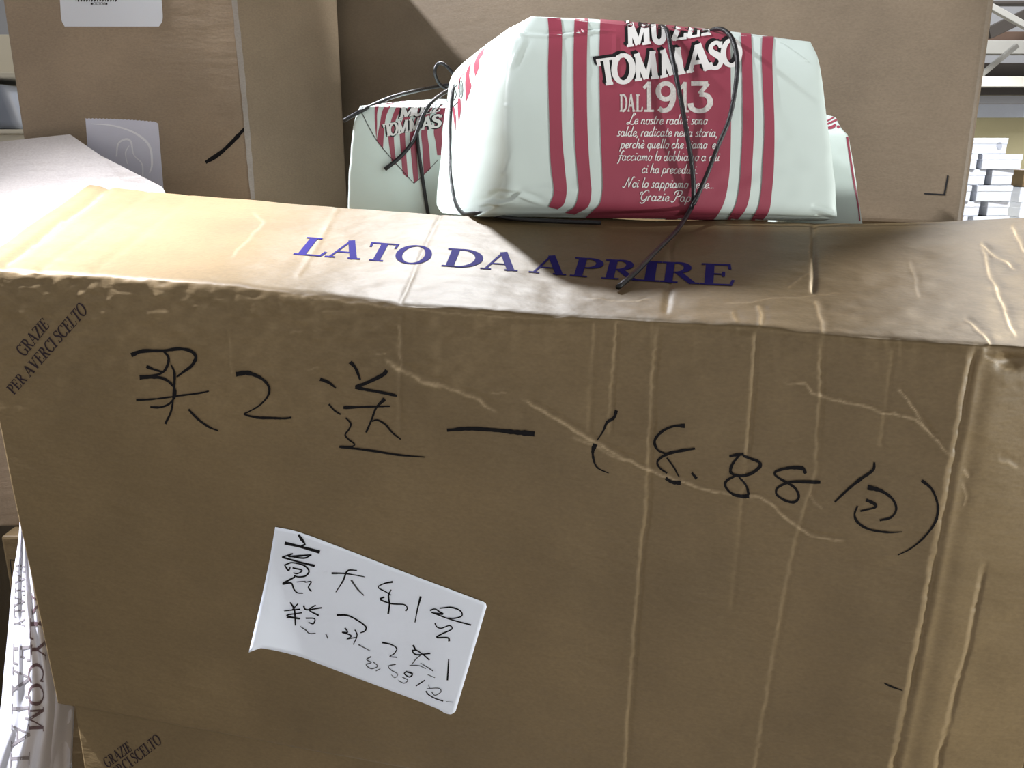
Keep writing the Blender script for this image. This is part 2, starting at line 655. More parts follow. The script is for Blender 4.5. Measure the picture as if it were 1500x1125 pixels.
# handwritten italic used for the verse on the wrapping
def el(cx, cy, rx, ry, a0=80, a1=440, n=14):
    an = np.radians(np.linspace(a0, a1, n))
    return [(cx + rx * math.cos(a), cy + ry * math.sin(a)) for a in an]


SCRIPT = {
    'a': ([el(.2, .25, .15, .24), [(.37, .5), (.35, .2), (.38, .04), (.48, .1)]], .50),
    'b': ([[(.1, 1), (.07, .5), (.06, .1)], el(.2, .25, .15, .24)], .44),
    'c': ([[(.34, .4), (.24, .5), (.1, .4), (.05, .22), (.12, .04), (.24, .02), (.38, .12)]], .40),
    'd': ([el(.2, .25, .15, .24), [(.42, 1), (.37, .4), (.36, .1), (.4, .03), (.5, .1)]], .52),
    'e': ([[(.07, .2), (.28, .28), (.33, .4), (.22, .5), (.09, .38), (.05, .18), (.15, .02), (.26, .03), (.4, .14)]], .42),
    'f': ([[(.42, .92), (.32, 1), (.22, .85), (.14, .3), (.07, -.2), (-.04, -.28)], [(.02, .48), (.34, .5)]], .34),
    'h': ([[(.12, 1), (.08, .5), (.05, .02)], [(.07, .3), (.2, .48), (.32, .42), (.31, .1), (.36, .02), (.46, .1)]], .48),
    'i': ([[(.1, .5), (.08, .2), (.1, .04), (.22, .1)], [(.13, .68), (.14, .76)]], .24),
    'l': ([[(.14, 1), (.09, .4), (.09, .06), (.22, .1)]], .24),
    'm': ([[(.08, .5), (.05, .02)], [(.06, .3), (.18, .48), (.27, .4), (.25, .02)], [(.27, .3), (.4, .48), (.49, .4), (.47, .08), (.52, .02), (.62, .1)]], .64),
    'n': ([[(.08, .5), (.05, .02)], [(.06, .3), (.2, .48), (.31, .4), (.29, .08), (.34, .02), (.44, .1)]], .46),
    'o': ([el(.2, .25, .15, .24), [(.3, .44), (.42, .42)]], .42),
    'p': ([[(.1, .5), (.06, 0), (.02, -.32)], el(.22, .25, .15, .24)], .46),
    'q': ([el(.2, .25, .15, .24), [(.38, .5), (.34, 0), (.31, -.32)]], .46),
    'r': ([[(.08, .5), (.05, .02)], [(.06, .28), (.16, .48), (.28, .46)]], .32),
    's': ([[(.3, .42), (.2, .5), (.1, .4), (.2, .26), (.27, .14), (.18, .02), (.02, .06)]], .34),
    't': ([[(.18, .82), (.1, .3), (.1, .06), (.26, .08)], [(.02, .5), (.3, .52)]], .30),
    'u': ([[(.08, .5), (.06, .15), (.14, .02), (.28, .14)], [(.34, .5), (.31, .1), (.36, .02), (.46, .1)]], .48),
    'z': ([[(.04, .47), (.32, .47), (.16, .24), (.06, .04), (.38, .04)]], .40),
    'L': ([[(.42, .84), (.54, 1), (.5, 1.1), (.38, 1.05), (.3, .7), (.2, .2), (.04, .0), (-.1, .06), (.04, .16), (.24, .04), (.5, -.02), (.66, .12)]], .62),
    'N': ([[(-.16, .14), (-.12, .0), (.02, .06), (.14, .5), (.26, 1.0)], [(.26, 1.0), (.34, .5), (.42, .02)], [(.42, .02), (.52, .6), (.66, 1.06), (.82, 1.0)]], .72),
    'G': ([[(.62, .86), (.56, 1.04), (.36, 1.0), (.14, .66), (.12, .24), (.3, .04), (.5, .2), (.58, .46)], [(.58, .46), (.5, .0), (.3, -.24), (.08, -.14)], [(.1, .9), (-.06, .8), (.0, .62)]], .64),
    'P': ([[(.34, 1.0), (.26, .5), (.16, .04), (-.02, -.08), (-.1, .06)], [(.04, .66), (.06, .94), (.36, 1.1), (.62, 1.0), (.62, .7), (.44, .5), (.28, .5)]], .60),
    ',': ([[(.1, .06), (.1, -.04), (.03, -.16)]], .16),
    '.': ([[(.06, .02), (.1, .08)]], .16),
}


def script_line(marks, text, x0, x1, yb, yb2, unit, mat, lift, width=.095, slant=.22):
    items = []
    x = 0
    for ch in text:
        if ch == ' ':
            x += .26
            continue
        grave = ch in 'èà'
        st, adv = SCRIPT[{'è': 'e', 'à': 'a'}.get(ch, ch)]
        items.append((x, st + ([[(.14, .82), (.26, .64)]] if grave else [])))
        x += adv
    sc = (x1 - x0) / x
    for gx, st in items:
        for pl in st:
            P = np.array([((gx + px_ + slant * py_), py_) for px_, py_ in pl], float)
            X = x0 + P[:, 0] * sc
            base = yb + (yb2 - yb) * (X - x0) / (x1 - x0)
            Y = base - P[:, 1] * unit
            k = len(P)
            marks.stroke(np.stack([X, Y], 1), width * unit * (1.0 if k > 2 else 1.15), mat, lift, n=4)


# ================================================================== SETTING
floor_v, floor_f = hexa([(-6, -6, -.05), (9, -6, -.05), (9, 12, -.05), (-6, 12, -.05), (-6, -6, 0), (9, -6, 0), (9, 12, 0), (-6, 12, 0)], 0)
tag(mesh_obj('floor', floor_v, floor_f, M_FLOOR, smooth=False), 'grey concrete warehouse floor', kind='structure')

WALLY = 9.0


def slab(px0, py0, px1, py1, y, thick, pad=0.0):
    a, b = at(px0, py1, y), at(px1, py0, y)
    return hexa([(a[0] - pad, y, a[2]), (b[0] + pad, y, a[2]), (b[0] + pad, y + thick, a[2]), (a[0] - pad, y + thick, a[2]),
                 (a[0] - pad, y, b[2]), (b[0] + pad, y, b[2]), (b[0] + pad, y + thick, b[2]), (a[0] - pad, y + thick, b[2])], 0)


zy = at(1450, 172, WALLY)[2]
v, f = hexa([(-6, WALLY, 0), (9, WALLY, 0), (9, WALLY + .2, 0), (-6, WALLY + .2, 0), (-6, WALLY, zy), (9, WALLY, zy), (9, WALLY + .2, zy), (-6, WALLY + .2, zy)], 0)
tag(mesh_obj('wall_back', v, f, M_YELLOW, smooth=False), 'yellow painted lower part of the far wall', kind='structure')
v, f = hexa([(-6, WALLY, zy), (9, WALLY, zy), (9, WALLY + .2, zy), (-6, WALLY + .2, zy), (-6, WALLY, 6), (9, WALLY, 6), (9, WALLY + .2, 6), (-6, WALLY + .2, 6)], 0)
tag(mesh_obj('wall_upper', v, f, M_GREYWALL, smooth=False), 'grey upper part of the far wall', kind='structure')


# ================================================================== FRONT CARTON
Z0 = 0.54
NF = cw((293, -444, 1250))          # into the front panel
ED = -cw((-6200, -573, 1250))       # along its top edge, to the right
DD = cw((260, -560, 1250))          # across the top panel, away
TN = np.cross(ED, DD)
TN /= np.linalg.norm(TN)
P0 = CAM + ray(750, 458) * Z0

TL = on_plane(-48, 392, P0, NF)
TR = on_plane(1685, 526, P0, NF)
BL = on_plane(85, 1030, P0, NF)
BR = on_plane(1484, 1290, P0, NF)

NU, NV, NW = 760, 330, 150
us = np.linspace(0, 1, NU)
# top edge follows the photo's line
edge_px = np.array([(-48, 392), (0, 396), (107, 401), (213, 408), (320, 415), (400, 425), (500, 435), (587, 447), (683, 453), (767, 461), (873, 465),
                    (971, 470), (1110, 480), (1240, 492), (1370, 501), (1426, 504), (1500, 512), (1685, 526)], float)
ex = -48 + us * (1685 + 48)
ey = np.interp(ex, edge_px[:, 0], edge_px[:, 1])
ker = np.ones(25) / 25
ey = np.convolve(np.pad(ey, 12, mode='edge'), ker, mode='valid')
EDGE = np.array([on_plane(x, y, P0, NF) for x, y in zip(ex, ey)])
BOT = BL + (BR - BL) * us[:, None]
rear_px = np.array([(131, 271), (217, 281), (400, 297), (640, 315), (900, 321), (1262, 327), (1370, 325), (1418, 322), (1500, 318), (1640, 310)], float)
rx = 131 + us * (1640 - 131)
ry = np.interp(rx, rear_px[:, 0], rear_px[:, 1])
REAR = np.array([on_plane(x, y, P0, TN) for x, y in zip(rx, ry)])

vv = np.linspace(0, 1, NV) ** 0.92
ww = np.linspace(0, 1, NW + 1)[1:]
FRONT = BOT[None] + (EDGE - BOT)[None] * vv[:, None, None]
TOP = EDGE[None] + (REAR - EDGE)[None] * ww[:, None, None]
SH = np.concatenate([FRONT, TOP], 0)
PX, PY = project(SH.reshape(-1, 3))
PX = PX.reshape(SH.shape[:2])
PY = PY.reshape(SH.shape[:2])
isf = np.zeros(SH.shape[:2], bool)
isf[:NV] = True
dist_edge = np.linalg.norm(SH - EDGE[None], axis=2)

disp = np.zeros(SH.shape[:2])
wear_and_light = np.zeros(SH.shape[:2])
mm = 0.001
# collapsed flutes: (polyline, height mm, width px)
FL = [
    ([(587, 447), (585, 560), (584, 640)], .5, 4, 0),
    ([(648, 470), (642, 560)], .25, 6, 0),
    ([(872, 470), (862, 640)], .5, 5, 0),
    ([(905, 468), (898, 560), (893, 640)], 1.0, 4, 1),
    ([(966, 470), (958, 560), (948, 753), (941, 800), (917, 1125), (910, 1200)], 1.1, 5, 1),
    ([(1108, 482), (1100, 620), (1094, 680)], 1.1, 5, 1),
    ([(1094, 680), (1085, 760), (1070, 900)], .45, 5, 0),
    ([(1205, 492), (1203, 590), (1197, 693), (1165, 800), (1130, 990), (1108, 1125), (1095, 1230)], .8, 5, 1),
    ([(1310, 505), (1290, 660)], .4, 5, 0),
    ([(1428, 504), (1410, 600), (1385, 740), (1365, 850), (1340, 980), (1312, 1110), (1290, 1220)], 2.2, 8, 1),
    ([(1450, 830), (1424, 960), (1402, 1040), (1380, 1125), (1360, 1230)], 1.6, 7, 1),
]
for line, h, wpx, sc in FL:
    d, fr = seg_dist(PX + 1.6 * vnoise(PX / 40, PY / 7, 8), PY, line)
    h = h * (.8 if wpx < 7 else 1.0) * (.85 + .45 * vnoise(PX / 60, PY / 45, 18))
    fade = np.clip((1 - np.abs(fr - .5) * 2) * 9, 0, 1)
    ridge = np.exp(-((d + wpx * .6) / (wpx * .8)) ** 2)
    groove = np.exp(-((d - wpx * .7) / (wpx * .9)) ** 2)
    step = np.where(d > -wpx, np.clip((d + wpx) / wpx, 0, 1) * np.exp(-np.clip(d, 0, None) / 70.0), 0)
    disp += np.where(isf, (-step - .8 * np.exp(-((d - wpx * .45) / (wpx * .45)) ** 2)) * .95 * h * mm * fade, 0)
    if sc:
        wob = 0.6 + .4 * vnoise(PX / 6, PY / 9, 3)
        wear_and_light += np.where(isf, np.exp(-((d + wpx * .7) / (wpx * .55)) ** 4) * .26 * fade * wob, 0)  # pale stripe painted where the crease's flank catches the light
# panel beyond the big crease turns to the right a little, sunken strip right of it
dm, fm = seg_dist(PX, PY, FL[9][0])
turn = np.where(isf & (dm > 6), np.clip((dm - 14) / 220, 0, 1) * 28 * mm, 0)
strip_ = np.where(isf & (dm > 0), -np.exp(-((dm - 22) / 16.0) ** 2) * 1.3 * mm, 0)
disp += strip_ - turn
# dent near the right top corner
dd = np.hypot((PX - 1486) / 22, (PY - 535) / 13)
disp += np.where(isf, -np.exp(-dd ** 2) * 5 * mm, 0)

# torn liner cracks: ridge of frayed pale fibre
A = crop(150, 470, 3)
B = crop(620, 480, 3)
C_ = crop(1000, 560, 3)
CR = [
    (A([(1235, 165), (1290, 205), (1330, 220), (1400, 265), (1500, 300)]) , 3.2, .75),
    (B([(0, 238), (60, 245), (150, 285), (245, 318), (330, 380)]), 2.6, .7),
    (B([(290, 285), (370, 285)]), 1.5, .5),
    (B([(420, 305), (470, 330), (530, 370), (590, 405), (650, 445), (720, 490), (800, 530), (880, 575), (960, 615), (1060, 655), (1200, 700), (1330, 730), (1490, 750)]), 2.3, .9),
    (B([(655, 482), (740, 512), (820, 560), (900, 590)]), 2.6, .5),
    (C_([(270, 490), (320, 500), (380, 530), (430, 580), (500, 635), (560, 675), (640, 690), (720, 697)]), 2.0, .85),
    (C_([(430, 0), (545, 10), (570, 45), (620, 65), (720, 95), (780, 100), (880, 135), (1020, 160), (1100, 240), (1200, 345)]), 2.2, .8),
    (C_([(945, 30), (1000, 90), (1060, 190), (1100, 245)]), 2.0, .8),
    (C_([(1240, 390), (1270, 430)]), 2, .5),
    (C_([(1400, 365), (1450, 385), (1500, 420)]), 3, .45),
    (C_([(1230, 450), (1255, 520), (1245, 560)]), 1.5, .4),
    ([(1442, 523), (1462, 535), (1480, 548), (1500, 553)], 2, .5),
    (C_([(555, 480), (580, 530), (610, 560)]), 1.8, .4),
    (A([(1195, 145), (1250, 143)]), 1.3, .5), (A([(900, 215), (960, 205)]), 1.5, .35), (A([(820, 55), (880, 40)]), 2, .3),
    (A([(1300, 10), (1310, 100), (1310, 250)]), 1.6, .3),
    (A([(560, 30), (565, 250)]), 1.5, .18),
    # on the top panel
    ([(645, 317), (625, 355), (605, 400), (588, 440)], 1.8, .2),
    ([(493, 307), (470, 345), (437, 403)], 2.0, .10),
    ([(158, 276), (110, 312), (40, 362), (7, 385)], 2.5, .5),
    ([(370, 310), (385, 325), (362, 352), (335, 380)], 2.0, .3),
    ([(1434, 358), (1448, 372), (1490, 398)], 2.5, .8), ([(1434, 358), (1450, 410), (1486, 496)], 3.0, .5),
    ([(1478, 330), (1490, 350), (1500, 372)], 3.0, .6),
    ([(1110, 445), (1114, 480)], 3.5, .7), ([(1192, 440), (1200, 465), (1204, 488)], 4.0, .55), ([(1072, 455), (1078, 476)], 3, .4),
    ([(1192, 332), (1186, 370), (1192, 423)], 2, .3), ([(1150, 422), (1185, 400)], 2, .4), ([(980, 354), (983, 400), (976, 453)], 2.5, .25),
    ([(860, 438), (905, 443), (955, 438)], 1.2, .5), ([(1410, 470), (1440, 490), (1452, 506)], 2.2, .6),
    ([(1330, 380), (1340, 410), (1345, 440)], 2, .2), ([(1060, 445), (1110, 440), (1240, 428)], 1.2, .3), ([(400, 432), (500, 440), (600, 452), (700, 462), (860, 468)], 2.4, .4),
]
rough_ = vnoise(PX / 3.1, PY / 2.7, 9)
for line, wpx, amt in CR:
    d, fr = seg_dist(PX + 2.0 * vnoise(PX / 14, PY / 14, 5), PY + 2.0 * vnoise(PX / 11, PY / 11, 6), line)
    fade = np.clip((1 - np.abs(fr - .5) * 2) * 6, 0.0, 1)
    prof = np.exp(-(d / (wpx * .8)) ** 2)
    wear_and_light += prof * amt * 1.25 * fade * np.clip(.75 + .5 * rough_, 0, 1)
    disp += (prof * .5 - np.exp(-((d - wpx * 2.2) / (wpx * 1.8)) ** 2) * .5) * mm * fade * amt * 1.3

# top panel creases as grooves
for line, h, wpx in [([(645, 317), (625, 355), (605, 400), (588, 440)], .7, 3), ([(493, 307), (437, 403)], .4, 4), ([(158, 276), (40, 362), (7, 385)], 3.0, 6),
                     ([(980, 354), (983, 400), (976, 453)], 1.5, 5), ([(1192, 332), (1192, 423)], 2.2, 4), ([(275, 290), (140, 395)], .7, 6), ([(217, 283), (60, 393)], .8, 6)]:
    d, fr = seg_dist(PX, PY, line)
    disp += np.where(~isf, -np.exp(-(d / wpx) ** 2) * h * mm, 0)
# whole panel undulation, crushed lumps near the edge on the left half
disp += np.where(isf, .8 * mm * vnoise(PX / 90, PY / 90, 11), .9 * mm * vnoise(PX / 120, PY / 25, 12))
lump = np.clip(1 - (PY - 440 - .08 * PX * 0) / 240, 0, 1) * np.clip((1000 - PX) / 500, .25, 1)
disp += np.where(isf, .75 * mm * lump * vnoise(PX / 17, PY / 9, 13), 0)
wear_and_light += np.where(isf, lump * (.07 + .06 * vnoise(PX / 15, PY / 10, 19)), 0)  # broad paler tone, strongest towards the top and left
disp += np.where(isf, .25 * mm * np.clip(1 - dist_edge / .03, 0, 1) * vnoise(PX / 7, PY / 40, 14), 0)
disp += np.where(~isf, .35 * mm * vnoise(PX / 30, PY / 8, 15), 0)
# soft rounded edge
r = .007
disp -= np.where(dist_edge < r, .55 * r * (1 - dist_edge / r) ** 2 * .5, 0)
wear_and_light += np.exp(-(dist_edge / .0022) ** 2) * .3 * (0.7 + .3 * vnoise(PX / 25, PY / 25, 17))

bl = np.clip(.5 + .5 * np.where(isf, dist_edge, -dist_edge) / r, 0, 1)[..., None]
NRM = -NF * bl + TN * (1 - bl)
NRM /= np.linalg.norm(NRM, axis=2)[..., None]
SH = SH + NRM * disp[..., None]
wear_and_light = np.clip(wear_and_light, 0, 1)

nr = NV + NW
V = SH.reshape(-1, 3)
F = grid_faces(nr, NU)
# closing panels: sides, back, bottom
DEP = REAR.mean(0) - EDGE.mean(0)
back_bot_l = BL + np.array([-.012, .222, .012])
back_bot_r = BR + np.array([.05, .222, .03])
nb = len(V)
tailV = [back_bot_l, back_bot_r]
V = np.vstack([V, tailV])
left_col = [i * NU for i in range(nr)]
right_col = [i * NU + NU - 1 for i in range(nr)]
F.append(tuple(left_col + [nb]))
F.append(tuple([nb + 1] + right_col[::-1]))
F.append(tuple([nb] + [(nr - 1) * NU + j for j in range(NU)] + [nb + 1]))
F.append(tuple([nb + 1] + [j for j in range(NU - 1, -1, -1)] + [nb]))
base = (BL + BR + back_bot_l + back_bot_r) / 4
front_carton = empty('cardboard_carton', base)
tag(front_carton, 'big creased kraft carton in front, handwritten in black marker, white paper on its face', 'carton')
body = mesh_obj('carton_body', V, F, M_FRONT, front_carton)
a_ = body.data.attributes.new('wear_and_light', 'FLOAT', 'POINT')
wv = np.zeros(len(V))
wv[:wear_and_light.size] = wear_and_light.ravel()
a_.data.foreach_set('value', wv)
for p in list(body.data.polygons)[-4:]:
    p.use_smooth = False
S_FRONT = Surf([body])

# blue print on the top panel
mk = Marks(S_FRONT, .0004)
bx = [428, 645, 758, 879, 1024, 1075]
by = [373, 390, 398, 408.5, 417, 419.5]
tx = [450, 663, 775, 889, 1026, 1077]
ty = [347.5, 364.5, 372.5, 380.5, 386, 388]
offs = lambda x: np.interp(x, [428, 532, 652, 770, 887, 960, 1034, 1077], [21, 15, 10.5, 10, 7.5, 4.5, 2.5, 1])
for ch, x0, x1 in (('L', 428, 474), ('A', 475, 527), ('T', 529, 572), ('O', 575, 625), ('D', 645, 702), ('A', 703, 758), ('A', 774, 829), ('P', 833, 878),
                   ('R', 879, 936), ('I', 936, 966), ('R', 965, 1023), ('E', 1023.5, 1076)):
    st, w = cap(ch, T=.17, t=.06, sf=.07)
    b0, b1 = (x0, np.interp(x0, bx, by)), (x1, np.interp(x1, bx, by))
    X0, X1 = x0 + offs(x0), x1 + offs(x1)
    put_glyph(mk, st, quad_map(b0, b1, (X0, np.interp(X0, tx, ty)), (X1, np.interp(X1, tx, ty)), w), 0, sx=1.0)
mk.build('printed_lettering', M_BLUE, front_carton)['label'] = 'dark blue capitals printed across the top panel'

# small dark print at the left of the front panel
mk = Marks(S_FRONT, .0004)
put_text(mk, 'GRAZIE', (37, 523), (73, 478), (22, 511), (63, 464), T=.17, t=.07, sf=.06)
put_text(mk, 'PER AVERCI SCELTO', (21, 579), (129, 457), (9, 568), (118, 441), T=.17, t=.07, sf=.06)
mk.build('printed_lettering', M_BROWNINK, front_carton)['label'] = 'small slanted dark capitals at the left of the front panel'

# black marker
mk = Marks(S_FRONT, .0005)
q = .333
HW = [
    (A, [(128, 150), (180, 132), (270, 130), (340, 122), (390, 132), (412, 158), (395, 195), (360, 222), (328, 246)], [22, 14, 13, 14, 14, 12, 8]),
    (A, [(270, 132), (292, 160), (285, 200), (262, 228), (215, 240)], [9, 13, 11, 8]),
    (A, [(195, 200), (225, 212), (270, 225)], [14, 9, 8]),
    (A, [(165, 248), (230, 245), (280, 258), (315, 290), (322, 325), (300, 360), (260, 378), (212, 378)], [20, 16, 11, 10, 9, 9, 10]),
    (A, [(302, 190), (318, 230), (316, 300), (305, 390), (278, 452)], [6, 11, 10, 8, 10]),
    (A, [(150, 348), (240, 342), (340, 328), (420, 318), (470, 308)], [11, 7, 8, 8, 6]),
    (A, [(380, 388), (420, 430), (470, 466), (510, 482)], [9, 10, 9, 6]),
    (A, [(588, 234), (640, 228), (700, 252), (733, 290), (728, 330), (690, 372), (645, 398), (626, 410), (680, 424), (740, 426), (800, 428), (832, 424)],
     [22, 20, 13, 11, 9, 7, 6, 7, 11, 11, 8, 9]),
    (A, [(958, 255), (995, 270), (1028, 295)], [17, 13, 6]),
    (A, [(1090, 180), (1115, 210), (1135, 260)], [17, 13, 8]),
    (A, [(1250, 215), (1235, 235), (1170, 268), (1112, 290)], [15, 17, 14, 14]),
    (A, [(1112, 290), (1160, 302), (1220, 312), (1295, 328)], [18, 12, 13, 11]),
    (A, [(1060, 380), (1130, 378), (1200, 376), (1265, 374)], [13, 10, 8, 6]),
    (A, [(1242, 342), (1205, 380), (1185, 430), (1160, 490)], [16, 11, 8, 8]),
    (A, [(1185, 440), (1210, 435), (1245, 455), (1275, 490), (1312, 520)], [6, 8, 9, 8, 6]),
    (A, [(996, 365), (1020, 392), (1048, 410)], [8, 7, 7]),
    (A, [(1070, 425), (1092, 450), (1085, 475), (1068, 500), (1085, 522), (1108, 540), (1095, 552), (1042, 552)], [6, 8, 7, 7, 7, 7, 8, 10]),
    (A, [(1042, 552), (1110, 560), (1200, 572), (1300, 588), (1420, 598)], [11, 10, 10, 9, 4]),
    (B, [(105, 450), (200, 443), (300, 448), (400, 458), (490, 466)], [14, 17, 17, 20, 25]),
    (B, [(850, 362), (838, 395), (808, 415), (790, 455), (763, 495)], [12, 14, 12, 8, 5]),
    (B, [(757, 510), (745, 545), (752, 590), (770, 618), (815, 638)], [24, 12, 8, 7, 4]),
    (B, [(1150, 430), (1100, 432), (1050, 455), (1018, 495), (1030, 535), (1065, 553)], [18, 10, 12, 12, 10, 9]),
    (B, [(1195, 530), (1130, 540), (1070, 555), (1030, 585), (1040, 615), (1072, 638)], [9, 14, 13, 10, 9, 8]),
    (B, [(1070, 570), (1100, 610), (1125, 655)], [6, 8, 6]),
    (B, [(1065, 660), (1095, 678), (1132, 682)], [12, 15, 15]),
    (B, [(1180, 636), (1202, 662)], [9, 15]),
    (C_, [(205, 325), (235, 318), (268, 315)], [9, 13, 13]),
    (C_, [(250, 318), (218, 360), (212, 395), (250, 410), (300, 400), (338, 370), (335, 350), (300, 335), (265, 322)], [10, 12, 12, 12, 14, 18, 14, 12, 12]),
    (C_, [(240, 405), (195, 430), (188, 455), (215, 488), (260, 500), (292, 498)], [10, 12, 11, 12, 14, 20]),
    (C_, [(245, 412), (280, 455), (290, 495)], [8, 11, 12]),
    (C_, [(540, 400), (525, 377), (470, 375), (415, 388), (405, 405), (440, 430), (490, 460), (510, 500), (490, 525), (450, 518), (412, 490), (420, 460), (470, 438), (530, 436), (605, 438)],
     [14, 18, 14, 11, 11, 11, 11, 10, 12, 11, 10, 10, 12, 13, 14]),
    (C_, [(842, 350), (835, 385), (780, 425), (720, 475), (668, 525)], [8, 13, 15, 10, 9]),
    (C_, [(812, 460), (870, 475), (920, 510), (938, 555), (915, 592), (865, 605)], [22, 16, 12, 10, 10, 10]),
    (C_, [(805, 515), (845, 535), (840, 550), (780, 565)], [15, 13, 10, 7]),
    (C_, [(768, 542), (755, 580), (770, 615), (820, 645), (900, 658), (965, 656)], [8, 9, 12, 9, 9, 4]),
    (C_, [(1050, 430), (1095, 470), (1120, 540), (1110, 610), (1060, 680), (1000, 730), (945, 758)], [14, 11, 11, 11, 9, 7, 4]),
]
for cr, pts, ws in HW:
    mk.stroke(cr(pts), [w / 3 for w in ws], 0, jitter=.17)
mk.stroke([(1295, 1000), (1305, 1005), (1322, 1011)], [1.5, 3, 1])
mk.build('lettering', M_MARKER, front_carton)['label'] = 'black marker handwriting across the front panel'

# white paper with writing, one corner lifting
Lc = crop(360, 760, 3.75)
lt = Lc([(165, 42), (300, 72), (560, 168), (900, 300), (1180, 405), (1330, 462)])
lb = Lc([(55, 688), (95, 678), (135, 684), (400, 790), (800, 940), (1040, 1030), (1100, 1062), (1150, 1068)])
n_l, m_l = 60, 34
T_ = resample(lt, n_l)
B_ = resample(lb, n_l)
PV = []
for j in range(m_l):
    s = j / (m_l - 1)
    for i in range(n_l):
        u = i / (n_l - 1)
        p = T_[i] * (1 - s) + B_[i] * s
        # rounded right corners
        if u > .985 and (s < .03 or s > .97):
            p = p * .985 + (T_[n_l // 2] * (1 - .5) + B_[n_l // 2] * .5) * .015
        lift = .0007 + .010 * max(0, 1 - (u * 1.6 + (1 - s) * .55) * 2.4) ** 1.5 + .002 * max(0, u - .75) * s
        lift += .0006 * math.sin(u * 5) * (1 - s) * s
        PV.append(S_FRONT.hit(p[0], p[1], lift))
base_p = np.array(PV)
nm = -NF
PV2 = np.vstack([base_p + nm * .00035, base_p])
PF = grid_faces(m_l, n_l)
no = len(base_p)
PF2 = PF + [tuple(i + no for i in q_[::-1]) for q_ in PF]
for i in range(n_l - 1):
    PF2.append((i + 1, i, i + no, i + 1 + no))
    k = (m_l - 1) * n_l + i
    PF2.append((k, k + 1, k + 1 + no, k + no))
for j in range(m_l - 1):
    k = j * n_l
    PF2.append((k, k + n_l, k + n_l + no, k + no))
    k = j * n_l + n_l - 1
    PF2.append((k + n_l, k, k + no, k + n_l + no))
note = mesh_obj('paper_note', PV2, PF2, M_PAPER, front_carton)
note['label'] = 'white paper with handwriting stuck on the front panel'
S_NOTE = Surf([note])
mk = Marks(S_NOTE, .0003)
